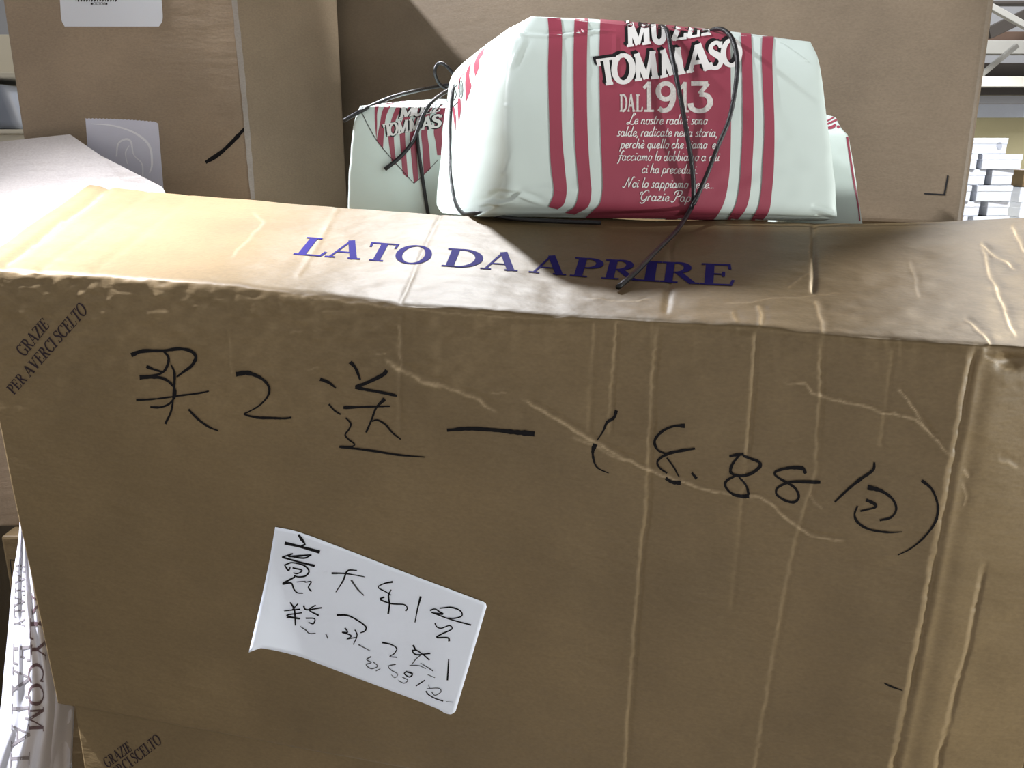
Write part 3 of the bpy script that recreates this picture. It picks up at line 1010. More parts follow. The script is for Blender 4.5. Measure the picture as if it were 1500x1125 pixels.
NW_ = [
    ([(290, 85), (308, 112), (325, 135)], [10, 15, 8], 0), ([(215, 132), (300, 152), (408, 182)], [16, 12, 17], 0), ([(330, 138), (305, 150)], 9, 0),
    ([(250, 190), (238, 205), (300, 202), (362, 196)], [6, 9, 10, 5], 0), ([(362, 196), (320, 215), (240, 205)], [6, 8, 6], 0), ([(200, 210), (290, 235), (380, 258)], [9, 8, 12], 0), ([(200, 210), (260, 190)], 7, 0),
    ([(212, 255), (235, 245), (260, 240), (320, 255), (348, 285), (330, 312), (290, 318), (265, 310)], [8, 7, 6, 8, 8, 8, 7, 6], 0),
    ([(215, 255), (235, 282), (246, 262)], [6, 9, 6], 0), ([(258, 268), (310, 282), (285, 300), (262, 296)], [7, 7, 6, 5], 0),
    ([(272, 318), (240, 335), (205, 356), (250, 352), (265, 385), (285, 405), (316, 408)], [8, 9, 10, 8, 7, 6, 4], 0), ([(280, 346), (330, 342)], 4, 1),
    ([(325, 348), (360, 345), (345, 375), (362, 398)], [4, 7, 6, 8], 0),
    ([(472, 298), (550, 300), (655, 318)], [10, 7, 4], 0), ([(612, 282), (560, 285), (535, 340), (495, 402)], [4, 9, 8, 4], 0), ([(580, 335), (615, 385), (650, 420)], [9, 8, 5], 1),
    ([(808, 345), (760, 355), (728, 375), (770, 400), (800, 418)], [10, 6, 6, 6, 4], 0), ([(800, 388), (785, 420), (790, 470), (783, 522)], [5, 8, 8, 9], 0),
    ([(762, 428), (740, 442), (800, 465), (870, 470), (888, 490), (878, 506)], [8, 8, 7, 6, 6, 8], 0), ([(962, 425), (945, 490), (930, 568)], [11, 7, 5], 0),
    ([(1065, 490), (1130, 485), (1180, 505), (1187, 532), (1150, 545), (1110, 545)], [6, 8, 7, 6, 7, 5], 0), ([(1012, 502), (1040, 494), (1065, 510), (1082, 522), (1025, 515)], [8, 6, 7, 9, 6], 0),
    ([(1020, 512), (1120, 550), (1238, 582)], [7, 6, 8], 0), ([(1040, 572), (1050, 592), (1075, 600), (1120, 585), (1132, 605), (1080, 630), (1050, 650), (1110, 652), (1118, 672)], [7, 6, 6, 6, 6, 7, 8, 8, 10], 0),
    ([(245, 458), (268, 500), (274, 585)], [7, 9, 7], 0), ([(212, 505), (300, 495)], [5, 7], 0), ([(288, 465), (255, 500)], 6, 0), ([(310, 515), (225, 530), (300, 548), (225, 540)], [6, 6, 7, 5], 0),
    ([(318, 475), (335, 498), (418, 487)], [8, 7, 7], 0), ([(385, 472), (350, 500), (402, 530)], [6, 6, 8], 0), ([(330, 545), (378, 548), (372, 575), (345, 568)], [7, 6, 7, 5], 0),
    ([(300, 590), (330, 610), (350, 628), (385, 628)], [4, 6, 5, 5], 1), ([(440, 630), (452, 656)], 5, 1),
    ([(500, 528), (560, 530), (620, 560), (660, 592), (655, 615), (630, 625)], [11, 8, 7, 8, 7, 5], 0), ([(545, 598), (560, 622), (530, 622), (580, 640), (560, 658)], [7, 6, 6, 6, 5], 0),
    ([(600, 608), (612, 640), (592, 690)], [6, 6, 4], 0), ([(555, 660), (605, 650)], 5, 0), ([(620, 690), (685, 725)], [6, 3], 1),
    ([(750, 678), (800, 690), (830, 712), (815, 740), (792, 755), (832, 760)], [9, 6, 6, 5, 4, 5], 0),
    ([(920, 692), (932, 720), (915, 722), (938, 745), (1015, 738)], [9, 7, 6, 7, 7], 0), ([(935, 718), (975, 745), (1010, 775)], [6, 6, 7], 0), ([(970, 740), (935, 770), (912, 800)], [5, 5, 4], 1),
    ([(900, 805), (950, 805), (990, 822)], [5, 4, 3], 1), ([(960, 790), (1030, 835)], [3, 5], 1), ([(1000, 855), (1040, 872)], 3, 1),
    ([(1115, 770), (1112, 830), (1108, 886)], [6, 8, 8], 0),
    ([(690, 755), (665, 772), (690, 788), (662, 800), (690, 822), (725, 808), (700, 785)], [7, 5, 5, 5, 5, 4, 4], 1), ([(715, 835), (740, 822)], 4, 1),
    ([(825, 798), (785, 808), (800, 830), (835, 852), (820, 872), (800, 855)], [5, 5, 4, 3, 3, 3], 1),
    ([(880, 838), (915, 850), (900, 868), (872, 850), (885, 836)], [7, 8, 6, 6, 6], 0), ([(860, 868), (890, 885), (870, 902), (838, 888)], [4, 4, 4, 3], 1),
    ([(985, 885), (935, 918)], [6, 5], 0), ([(1005, 910), (1010, 930)], 4, 1), ([(995, 932), (1060, 930), (1072, 950), (1040, 968), (1020, 948)], [3, 4, 4, 4, 4], 1),
    ([(990, 945), (1005, 965), (1040, 985), (1085, 1000)], [7, 6, 5, 6], 0), ([(1100, 1003), (1140, 1006)], 3, 1),
]
for pts, ws, m_ in NW_:
    ws = [w / 3.75 * 1.12 for w in ws] if isinstance(ws, list) else ws / 3.75 * 1.12
    mk.stroke(Lc(pts), ws, m_, jitter=.05)
mk.build('lettering', [M_MARKER, M_PENCIL], note)

# ================================================================== LOWER CARTON under it
LY = 0.0
lf_tl = on_plane(109, 1040, P0 - NF * -.004, NF)
ltl = lf_tl
ZB = .13                             # top of the pallet
dirx = ED.copy()
dirx[2] = 0
dirx /= np.linalg.norm(dirx)
diry = np.array([-dirx[1], dirx[0], 0])
bot_edge = BR - BL


def under(pt, gap=.0012):
    """height of the front carton's bottom panel above pt"""
    s = ((pt - BL) @ dirx) / (bot_edge @ dirx)
    return BL[2] + bot_edge[2] * s


wl = (BR - ltl) @ dirx - .012
c0 = ltl + diry * .0
c1 = ltl + dirx * wl
c2 = c1 + diry * .205
c3 = c0 + diry * .205
zt0, zt1 = under(c0) - .001, under(c1) - .001
topL, topR = zt0, zt1
cor = [(c0[0], c0[1], ZB), (c1[0], c1[1], ZB), (c2[0], c2[1], ZB), (c3[0], c3[1], ZB),
       (c0[0], c0[1], zt0), (c1[0], c1[1], zt1), (c2[0], c2[1], zt1 + .008), (c3[0], c3[1], zt0 + .008)]
lower = empty('cardboard_carton', (np.array(cor[0]) + np.array(cor[2])) / 2)
tag(lower, 'kraft carton at the bottom edge, directly under the handwritten carton', 'carton')
lv, lfc = hexa(cor, .002)
lb_ = mesh_obj('carton_body', lv, lfc, M_CARD, lower, smooth=False)
S_LOW = Surf([lb_])
mk = Marks(S_LOW, .0004)
put_text(mk, 'GRAZIE', (158, 1125), (194, 1099), (150, 1112), (187, 1085), T=.17, t=.07, sf=.06)
put_text(mk, 'PER AVERCI SCELTO', (135, 1170), (238, 1088), (125, 1157), (229, 1074), T=.17, t=.07, sf=.06)
mk.build('printed_lettering', M_BROWNINK, lower)['label'] = 'small slanted dark capitals'
# pallet below
pal = empty('wooden_pallet', ((c0 + c2) / 2 * np.array([1, 1, 0])))
tag(pal, 'wooden pallet under the stack of kraft cartons', 'pallet')
pc = (c0 + c2) / 2
ang = math.atan2(dirx[1], dirx[0])
for k in range(5):
    o = diry * (-.082 + .164 * k / 4)
    mesh_obj('deck_board', *box_at(pc[0] + o[0], pc[1] + o[1], .108, .74, .034, .0215, ang), M_PALLET, pal, smooth=False)
for k in (-1, 0, 1):
    o = dirx * .35 * k
    mesh_obj('bearer', *box_at(pc[0] + o[0], pc[1] + o[1], 0.0, .08, .19, .108, ang), M_PALLET, pal, smooth=False)


# ================================================================== generic upright carton
def carton(label, foot, z0, z1, mat, lean=None, group=None, bev=.003, flaps=True):
    """foot: four plan points, front-left first, anticlockwise seen from above"""
    foot = [np.array(p[:2], float) for p in foot]
    c = np.mean(foot, 0)
    e = empty('cardboard_carton', (c[0], c[1], z0))
    tag(e, label, 'carton', group)
    pts = [(p[0], p[1], z0) for p in foot] + [(p[0], p[1], z1) for p in foot]
    v_, f_ = hexa(pts, bev, 4 if bev > .005 else 2)
    b_ = mesh_obj('carton_body', v_, f_, mat, e, smooth=False)
    if flaps:
        # the two closing flaps on top meet in a seam under tape
        m0, m1 = (foot[0] + foot[3]) / 2, (foot[1] + foot[2]) / 2
        d_ = (m1 - m0) / np.linalg.norm(m1 - m0)
        n_ = np.array([-d_[1], d_[0]]) * .024
        q_ = [(*(m0 - n_ + d_ * .006), z1 + .0001), (*(m1 - n_ - d_ * .006), z1 + .0001), (*(m1 + n_ - d_ * .006), z1 + .0001), (*(m0 + n_ + d_ * .006), z1 + .0001)]
        q2 = [(a, b, z + .0004) for a, b, z in q_]
        tv, tf = hexa(q_ + q2, 0)
        mesh_obj('sealing_tape', tv, tf, M_TAPE, e, smooth=False)
    return e, b_


# support carton right behind the front one; the parcels and the big carton stand on it
SUPZ = CAMZ - .092
rl = REAR[int(np.argmin(np.abs(REAR[:, 0] + .205)))][:2] + diry[:2] * .03
rr = REAR[int(NU * .93)][:2] + diry[:2] * .03
sup_foot = [rl, rr, rr + diry[:2] * .80, rl + diry[:2] * .80]
carton('low kraft carton behind the handwritten one, carrying the paper parcels', sup_foot, 0.0, SUPZ, M_CARD)

# ---- big carton at the back
bigz0, bigz1 = SUPZ + .0005, SUPZ + .42
g1 = at(1411, 321, .965)[:2]
g0 = np.array([at(484, 150, 1.30)[0], 1.30])
gd = (g1 - g0) / np.linalg.norm(g1 - g0)
gn = np.array([-gd[1], gd[0]])
big, big_body = carton('large plain kraft carton at the back, black corner mark low on its face', [g0, g1, g1 + gn * .42, g0 + gn * .42], bigz0, bigz1, M_CARD_BIG, bev=.009)
carton('added unseen kraft carton at the right, blocking light from the handwritten carton', [(.78, 1.19), (1.005, 1.19), (1.005, 1.30), (.81, 1.30)], 0.0, 1.42, M_CARD)  # added out of view to shape the shadow edge on the front carton
S_BIG = Surf([big_body])
mk = Marks(S_BIG, .0004)
c5 = crop(1200, 0, 3.41)
mk.stroke(c5([(525, 967), (575, 970), (629, 973)]), 2.3)
mk.stroke(c5([(643, 876), (634, 925), (625, 973)]), 2.6)
mk.build('corner_mark', M_INK, big)['label'] = 'black printed corner mark'

# ---- left carton at the back, with labels
k1 = at(356, 140, 1.12)
k0 = at(24, 140, 1.10)
k2 = at(502, 140, 1.26)
k0, k1, k2 = k0[:2], k1[:2], k2[:2]
LEFTZ0 = CAMZ - .1145
left, left_body = carton('kraft carton at the back left with white label, clear tape and marker dash', [k0, k1, k2, k2 + np.array([-.36, .15])], LEFTZ0, CAMZ + .285, M_CARD_LUMPY, bev=.004)
S_LEFT = Surf([left_body])
mk = Marks(S_LEFT, .0005)
c1c = crop(0, 0, 3.75)
mk.patch([(84, -40), (88, 0), (90, 28), (95, 39)], [(236, -40), (237, 0), (238.5, 28), (233, 39)], 24, 0)
lab = mk.build('shipping_label', M_LABEL, left)
lab['label'] = 'white shipping label with rounded corners'
mk = Marks(Surf([lab]), .0003)
x = 111
for wch in (1.0, 2.2, 2.6, 1.8, 2.6, 1.2, 2.2, 2.4, 1.5, 2.6, 2.0, 1.2, 2.4, 2.2, 1.4, 2.4):
    mk.strip([(x, -1), (x, 1.2)], [(x + wch, -1), (x + wch, 1.2)])
    mk.strip([(x + .3, 1.0), (x + .3, 2.6)], [(x + wch * .6, 1.0), (x + wch * .6, 2.6)])
    x += wch + 1.9
mk.strip([(133, 4), (133, 7)], [(136, 4), (136, 7)])
mk.strip([(154.5, 4), (154.5, 7)], [(157.5, 4), (157.5, 7)])
put_text(mk, 'CUSTOM', (136.5, 7.3), (154, 7.3), (136.5, 3.6), (154, 3.6), T=.14, t=.1, sf=.06)
mk.build('label_print', M_INK, lab)
mk = Marks(S_LEFT, .0005)
teeth = []
for i in range(40):
    u = i / 39
    teeth.append((125.3 + u * 103, 173 + 5 * u * u + (1.2 if i % 2 else 0) * (1 - u * .3)))
teeth.append((232, 181))
tb = [(134 + (p[0] - 125) * 1.0, 292) for p in teeth]
for i in range(len(teeth) - 1):
    n_ = 18
    a = [np.array(teeth[i]) * (1 - t) + np.array(tb[i]) * t for t in np.linspace(0, 1, n_)]
    b = [np.array(teeth[i + 1]) * (1 - t) + np.array(tb[i + 1]) * t for t in np.linspace(0, 1, n_)]
    mk.strip(a, b)
tp = mk.build('clear_tape', M_TAPE, left)
tp['label'] = 'torn grey-white strip of clear tape with a serrated end'
mk = Marks(Surf([tp]), .0003)  # bright strokes painted for the shine on the tape's wrinkles
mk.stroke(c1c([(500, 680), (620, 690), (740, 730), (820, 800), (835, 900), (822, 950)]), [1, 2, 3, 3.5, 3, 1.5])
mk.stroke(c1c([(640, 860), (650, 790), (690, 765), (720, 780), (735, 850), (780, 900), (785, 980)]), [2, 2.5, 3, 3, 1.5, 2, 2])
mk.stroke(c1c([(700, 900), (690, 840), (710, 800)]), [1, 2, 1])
mk.build('tape_wrinkle_shine', M_TAPESHINE, tp)
mk = Marks(S_LEFT, .0005)
mk.stroke(c1c([(1130, 892), (1190, 855), (1240, 815), (1300, 755), (1355, 692)]), [5, 6.5, 5, 6, 3], jitter=.1)
mk.build('marker_dash', M_MARKER, left)['label'] = 'thick black marker dash'
mk = Marks(S_LEFT, .0012)
mk.stroke([(342, -10), (349, 60), (357, 140), (364, 220), (370, 292)], [7, 8, 7, 7, 6], jitter=.15)
mk.build('worn_edge', M_FLAP, left)['label'] = 'pale scuffed vertical edge'

# carton the left one stands on, with an open flap standing up at its front
fz = CAMZ - .115
zarr = at(15, 786, .93)[2]
lowr = np.array([rl[0] - .012, .957])
lowl, lowl_body = carton('kraft carton at the left edge with a pale cut-corner flap standing open', [(-1.0, .957), (lowr[0], .957), (lowr[0], 1.6), (-1.0, 1.6)], zarr + .0005, fz, M_CARD_LUMPY, flaps=False)
fl_px = [(-120, 222, 1.08), (0, 212, 1.08), (105, 201, 1.083), (150, 232, 1.055), (240, 278, 1.012), (262, 320, .985), (262, 368, .957), (-120, 368, .957)]
fp = np.array([at(*q_) for q_ in fl_px])
fn = np.array([0.0, -.7, .8])
fn /= np.linalg.norm(fn)
fv = np.vstack([fp - np.array([0, .0005, 0]), fp + fn * .0045 - np.array([0, .0005, 0])])
nfp = len(fp)
ff = [tuple(range(nfp)), tuple(range(2 * nfp - 1, nfp - 1, -1))]
for i in range(nfp):
    j = (i + 1) % nfp
    ff.append((i, i + nfp, j + nfp, j))
mesh_obj('open_flap', fv, ff, M_FLAP, lowl, smooth=False)['label'] = 'pale flap standing open'

# carton below at the left with an up-arrow mark
ax0, ax1 = at(3, 800, .93)[0], at(58, 800, .93)[0]
arr, arr_body = carton('kraft carton at the lower left with black arrow mark, mostly behind the plastic bag',
                       [(ax0, .93), (ax1, .93), (ax1, 1.45), (ax0, 1.45)], 0.0, zarr, M_CARD)
S_ARR = Surf([arr_body])
mk = Marks(S_ARR, .0004)
for a, b in (((15, 820), (40, 823)), ((15, 820), (20, 862)), ((20, 862), (44, 865)), ((17, 843), (42, 846))):
    mk.stroke([a, b], 1.6)
mk.strip([(25, 826), (22, 833)], [(25.5, 826), (29, 833)])
mk.strip([(24, 833), (25, 842)], [(27, 833), (28, 842)])
mk.strip([(36, 828), (33, 835)], [(36.5, 828), (40, 835)])
mk.strip([(35, 835), (36, 843)], [(38, 835), (39, 843)])
mk.build('arrow_mark', M_INK, arr)['label'] = 'black printed handling mark with arrows'

carton('kraft carton past the left picture edge, under the carton with the open flap', [(-1.0, 1.0), (-.82, 1.0), (-.82, 1.55), (-1.0, 1.55)], 0.0, zarr, M_CARD)
sx0, sx1 = at(84, 1080, .87)[0], at(136, 1080, .87)[0]
carton('narrow pale kraft carton seen between the plastic bag and the lowest carton', [(sx0, .87), (sx1, .87), (sx1, 1.3), (sx0, 1.3)], 0.0, at(100, 1000, .87)[2], M_CARD)


# ================================================================== PAPER PARCELS
def loft_parcel(levels, corner=.16, ns=26, nl=60, top_bulge=.006, bot_bulge=.0, seed=1, wr=.0016, creases=()):
    """levels: from bottom to top, each the 3-D corners FL, FR, BR, BL -> closed crumpled mesh"""
    L = np.array(levels, float)
    K = len(L)
    t = np.linspace(0, K - 1, nl)
    key = L.reshape(K, 12)
    cm = catmull(key, 40)
    rows = np.stack([np.interp(t, np.linspace(0, K - 1, len(cm)), cm[:, i]) for i in range(12)], 1).reshape(nl, 4, 3)
    # unit rounded square
    ring = []
    for sgx, sgy, a0 in ((1, -1, -90), (1, 1, 0), (-1, 1, 90), (-1, -1, 180)):
        for k in range(7):
            a = math.radians(a0 + 90 * k / 6)
            ring.append((sgx * (1 - corner) + corner * math.cos(a), sgy * (1 - corner) + corner * math.sin(a)))
    ring = np.array(ring)
    full = []
    for i in range(len(ring)):
        a, b = ring[i], ring[(i + 1) % len(ring)]
        n = max(1, int(np.linalg.norm(b - a) / (2.0 / ns)))
        for k in range(n):
            full.append(a + (b - a) * k / n)
    R = np.array(full)
    u = (R[:, 0] + 1) / 2
    w = (R[:, 1] + 1) / 2
    m = len(R)

    def ringpts(c, shrink=0.0):
        FLc, FRc, BRc, BLc = c
        p = ((FLc * (1 - u)[:, None] + FRc * u[:, None]) * (1 - w)[:, None] + (BLc * (1 - u)[:, None] + BRc * u[:, None]) * w[:, None])
        return p + (c.mean(0) - p) * shrink
    V = []
    for k, s in enumerate((.97, .7, .4, .12, .03)):
        p = ringpts(rows[0], s)
        p[:, 2] -= bot_bulge * s
        V.append(p)
    for r_ in rows:
        V.append(ringpts(r_))
    for s in (.03, .12, .4, .7, .97):
        p = ringpts(rows[-1], s)
        p[:, 2] += top_bulge * min(1, s * 1.5)
        V.append(p)
    A_ = np.array(V)
    # crumple
    cen = A_.reshape(-1, 3).mean(0)
    X, Y, Z = (A_[..., i] for i in range(3))
    d = vnoise(X * 38 + Y * 21 + 7, Z * 30 + Y * 11, seed) * .6 + vnoise(X * 80 + Y * 33, Z * 95 - X * 20, seed + 1) * .28
    fold = -np.abs(vnoise(X * 26 - Z * 30 + 3, Y * 26 + Z * 22, seed + 2)) * .5
    out = A_ - cen
    out[..., 2] *= .4
    out /= np.linalg.norm(out, axis=2)[..., None] + 1e-9
    A_ = A_ + out * ((d + fold) * wr)[..., None]
    if creases:
        qx, qy = project(A_.reshape(-1, 3))
        qx, qy = qx.reshape(A_.shape[:2]), qy.reshape(A_.shape[:2])
        face = ((A_ - CAM) * out).sum(2) < 0
        for line, h, wpx in creases:
            d_, fr_ = seg_dist(qx, qy, line)
            fade_ = np.clip((1 - np.abs(fr_ - .5) * 2) * 4, 0, 1)
            A_ = A_ + out * (np.where(face, (np.exp(-(d_ / wpx) ** 2) - .6 * np.exp(-((d_ - wpx * 2) / (wpx * 1.5)) ** 2)) * h * fade_, 0))[..., None]
    nrw = len(A_)
    F_ = grid_faces(nrw, m, wrap=True)
    F_.append(tuple(range(m - 1, -1, -1)))
    F_.append(tuple((nrw - 1) * m + k for k in range(m)))
    return A_.reshape(-1, 3), F_


def cord(parent, pts, r=.0021):
    v_, f_ = tube(pts, r, 8, 5)
    o = mesh_obj('cord', v_, f_, M_CORD, parent)
    return o


# ---- front parcel
def lev(fl, fr, br, bl):
    return [at(*fl), at(*fr), at(*br), at(*bl)]


levels = [
    lev((700, 317, .772), (1202, 324, .788), (1190, 322, .866), (646, 312, .925)),
    lev((718, 308, .764), (1223, 319, .780), (1214, 312, .872), (640, 304, .94)),
    lev((734, 290, .756), (1226, 308, .775), (1216, 290, .874), (638, 290, .95)),
    lev((740, 240, .758), (1220, 240, .780), (1206, 236, .876), (645, 215, .955)),
    lev((739, 170, .768), (1210, 165, .788), (1194, 165, .876), (652, 150, .955)),
    lev((744, 110, .780), (1204, 112, .795), (1186, 112, .874), (662, 108, .955)),
    lev((752, 64, .790), (1198, 86, .802), (1180, 84, .870), (700, 74, .945)),
    lev((779, 24, .806), (1188, 61, .812), (1174, 62, .864), (744, 42, .925)),
]
P_CREASES = [
    ([(742, 44), (768, 51), (800, 53), (835, 51), (870, 46), (905, 47)], .0022, 2.2),
    ([(762, 44), (768, 60), (757, 82), (748, 104)], .0016, 3.0),
    ([(735, 153), (745, 155), (752, 154)], .0012, 1.6), ([(733, 255), (740, 252), (748, 224)], .0015, 2.0),
    ([(700, 302), (718, 297), (735, 299), (752, 295), (762, 286), (800, 301)], .0030, 3.0),
    ([(716, 288), (728, 281), (742, 282), (760, 285)], -.0022, 3.0),
    ([(1138, 60), (1158, 74), (1178, 88), (1194, 95)], .0022, 2.0), ([(1172, 62), (1181, 78), (1193, 84)], -.0018, 2.5),
    ([(1188, 305), (1205, 309), (1222, 316)], .0022, 2.0), ([(1195, 314), (1222, 320)], -.0020, 2.0),
    ([(905, 48), (902, 80), (914, 96)], .0010, 3.0), ([(748, 282), (800, 276), (850, 280)], .0012, 5.0), ([(1030, 296), (1120, 262), (1180, 250)], .0006, 8.0),
]
parcel = empty('wrapped_parcel', at(930, 328, .86))
tag(parcel, 'front cream and crimson paper parcel with the verse, lying on the handwritten carton', 'parcel')
pvv, pff = loft_parcel(levels, corner=.055, ns=170, nl=150, seed=21, wr=.0010, bot_bulge=-.008, creases=P_CREASES)
pb = mesh_obj('wrapping_paper', pvv, pff, M_CREAM, parcel)
S_P = Surf([pb])
c3 = crop(630, 0, 3.31)
c4 = crop(860, 0, 3.31)
mk = Marks(S_P, .0006)
N_ = 120
mk.patch(c3([(566, 40), (568, 72), (575, 170), (572, 350), (578, 600), (584, 780), (598, 900), (598, 945), (575, 1000)]),
         c3([(630, 40), (632, 78), (640, 170), (637, 400), (640, 650), (652, 800), (662, 920), (650, 985), (618, 1013)]), N_)
mk.patch(c3([(700, 50), (700, 88), (695, 300), (700, 650), (713, 830), (720, 930), (700, 1000), (655, 1030)]),
         c3([(765, 60), (765, 95), (760, 300), (762, 600), (776, 850), (782, 930), (765, 1000), (700, 1038)]), N_)
mk.patch(c3([(825, 60), (825, 95), (820, 300), (825, 600), (835, 850), (834, 930), (820, 990), (765, 1042), (735, 1075)]),
         c4([(690, 120), (695, 300), (697, 600), (692, 800), (680, 910), (662, 985), (632, 1040), (600, 1075)]), N_, wide=6)
mk.patch(c4([(742, 130), (745, 175), (750, 300), (753, 600), (745, 800), (735, 920), (716, 1000), (680, 1062)]),
         c4([(793, 135), (795, 180), (800, 300), (808, 600), (800, 800), (790, 930), (770, 1010), (725, 1068)]), N_)
mk.patch(c4([(846, 140), (848, 185), (846, 300), (858, 600), (850, 800), (845, 900), (830, 1000), (795, 1064)]),
         c4([(900, 140), (903, 190), (897, 300), (907, 600), (905, 800), (895, 930), (882, 1020), (848, 1070)]), N_)
mk.build('printed_stripes', M_CRIMSON, parcel)['label'] = 'crimson stripes and middle panel printed on the paper'

# pink-red stripe ends and outlined letters on the folded end
cf = crop(640, 10, 6.62)
mk = Marks(S_P, .0003)
mk.patch(cf([(450, 410), (405, 460), (370, 530), (358, 600), (374, 672)]), cf([(462, 405), (442, 470), (415, 505), (408, 590), (376, 672)]), 16)
mk.patch(cf([(318, 560), (286, 640), (276, 720), (278, 830), (278, 930)]), cf([(332, 550), (315, 650), (322, 720), (336, 775), (282, 930)]), 20)
mk.patch(cf([(268, 640), (218, 700), (208, 800)]), cf([(278, 635), (228, 700), (216, 800)]), 10)
mk.patch(cf([(205, 890), (204, 1000), (212, 1115)]), cf([(230, 890), (234, 1000), (216, 1115)]), 14)
mk.patch(cf([(150, 980), (165, 1080), (178, 1200)]), cf([(168, 970), (186, 1080), (182, 1200)]), 12)
mk.build('end_stripes', M_CRIMSON, parcel)['label'] = 'red stripe tips on the folded end'
mk = Marks(S_P, .00045)
mk.stroke(cf(el(236, 800, 18, 85, 0, 360, 20)), .7)
mk.stroke(cf(el(236, 800, 8, 55, 0, 360, 16)), .5)
mk.stroke(cf([(195, 760), (175, 790), (190, 850), (168, 905), (150, 880)]), .8)
mk.stroke(cf([(130, 690), (105, 740), (95, 850), (105, 930)]), .6)
mk.stroke(cf([(205, 925), (160, 970)]), 1.0)
mk.build('end_lettering', M_INK, parcel)

# display lettering
mk = Marks(S_P, .0008)
cd = crop(860, 20, 6)
LET = [  # letter, bottom-left, bottom-right, top-left, top-right in the crop
    ('M', (348, 303), (556, 275), (340, 75), (548, 45)), ('U', (560, 268), (708, 262), (552, 50), (690, 40)), ('Z', (742, 250), (868, 232), (736, 30), (864, 10)),
    ('Z', (876, 228), (984, 210), (870, 14), (976, -4)), ('I', (1000, 206), (1088, 196), (992, 0), (1075, -10)),
    ('T', (126, 642), (266, 622), (84, 406), (240, 384)), ('O', (226, 616), (412, 606), (222, 376), (408, 364)), ('M', (418, 600), (632, 574), (408, 362), (600, 330)),
    ('M', (640, 574), (864, 532), (640, 330), (820, 302)), ('A', (872, 530), (1098, 494), (868, 288), (1090, 260)), ('S', (1070, 502), (1196, 474), (1058, 272), (1182, 246)),
    ('O', (1182, 468), (1352, 456), (1182, 246), (1346, 230))]
for ch, a, b, c, d in LET:
    st, w = cap(ch, T=.24, t=.15, sf=.10)
    qq = [np.array(cd([z])[0]) for z in (a, b, c, d)]
    for off, mat_, lf in (((-4.6, -4.2), 0, .0008), ((-3.0, -2.8), 0, .00082), ((-1.5, -1.5), 0, .00084)):
        put_glyph(mk, st, quad_map(*[z + np.array(off) for z in qq], w), mat_, lf)
for ch, a, b, c, d in LET:
    st, w = cap(ch, T=.24, t=.15, sf=.10)
    put_glyph(mk, st, quad_map(*[np.array(cd([z])[0]) for z in (a, b, c, d)], w), 1, .0012)
mk.build('display_lettering', [M_INK, M_PRINTWHITE], parcel)['label'] = 'white capitals with black shadow'
mk = Marks(S_P, .0010)
for ch, x0, x1, yt, yb in (('D', 284, 350, 712, 864), ('A', 352, 420, 710, 864), ('L', 424, 486, 712, 864)):
    st, w = cap(ch, T=.20, t=.12, sf=.08)
    put_glyph(mk, st, quad_map(*cd([(x0, yb), (x1, yb), (x0, yt), (x1, yt)]), w))
for ch, x0, x1, yt, yb in (('1', 486, 590, 602, 866), ('9', 592, 780, 600, 868), ('1', 812, 895, 604, 870), ('3', 885, 1100, 604, 872)):
    st, w = cap(ch, T=.15, t=.13, sf=.07)
    put_glyph(mk, st, quad_map(*cd([(x0, yb), (x1, yb), (x0, yt), (x1, yt)]), w))
mk.build('date_lettering', M_PRINTWORN, parcel)['label'] = 'worn off-white year lettering'
mk = Marks(S_P, .0010)
for txt, x0, x1, y0, y1 in (('Le nostre radici sono', 919, 1035, 182.3, 182.6), ('salde, radicate nella storia,', 903, 1050, 200, 200.8), ('perchè quello che siamo  e', 908, 1048, 217.5, 218),
                            ('facciamo lo dobbiamo a chi', 905, 1053, 235.4, 236.3), ('ci ha preceduti.', 939, 1021, 253.6, 255), ('Noi lo sappiamo bene...', 914, 1045, 274.6, 276.4),
                            ('Grazie Papà', 936, 1020, 294, 295.6)):
    script_line(mk, txt, x0, x1, y0, y1, 14.5, 0, .0010)
mk.build('verse_lettering', M_PRINTWHITE, parcel)['label'] = 'white slanted handwriting-style verse'


def over(S, pts, lift=.003):
    """cord points in the photo that lie against a surface"""
    out = []
    for q_ in pts:
        p = S.hit(q_[0], q_[1], 0.0)
        if p is not None:
            d_ = CAM - p
            out.append(p + d_ / np.linalg.norm(d_) * (q_[2] if len(q_) > 2 else lift))
    return out


# black cord of the front parcel: standing strand, loop and loose tail
top_back = at(962, 40, .86)
st1 = [top_back, at(970, 39, .822)] + over(S_P, [(978, 48, .004), (983, 75, .007), (991, 115, .010), (999, 155, .012), (1007, 200, .011), (1014, 245, .009), (1016, 285, .006), (1012, 305, .004)])
end_top = S_FRONT.hit(905, 427, .0030)
st1 += [at(1000, 328, .755), at(972, 358, .700) * 1.0]
v1 = st1 + [end_top]
# let the tail hang in the air between parcel and carton, then touch down
tailpts = [over(S_P, [(1012, 305, .005)])[0], at(991, 338, .720), at(962, 367, .655), at(930, 400, .598), end_top]
cord(parcel, st1[:-2] + tailpts[1:], .0020)['label'] = 'black waxed cord, standing strand and loose tail'
lp = over(S_P, [(1005, 316, .005)]) + over(S_P, [(1016, 299, .006), (1035, 257, .008), (1053, 211, .011), (1068, 175, .014), (1077, 130, .018), (1080, 90, .020)]) + \
     [at(1073, 58, .786), at(1060, 44, .80), at(1046, 43, .815), at(1036, 50, .83), at(1022, 58, .85)]
cord(parcel, lp, .0020)['label'] = 'black waxed cord, standing loop'
lc = [at(676, 108, .945)] + over(S_P, [(664, 133), (661, 165), (660, 200), (660, 235), (662, 268), (668, 298), (679, 313), (692, 313, .009)], .0024) + [S_FRONT.hit(708, 323, .0065), S_FRONT.hit(751, 327, .0042), S_FRONT.hit(811, 331, .0042), S_FRONT.hit(880, 333, .0042)]
lc = [p for p in lc if p is not None]
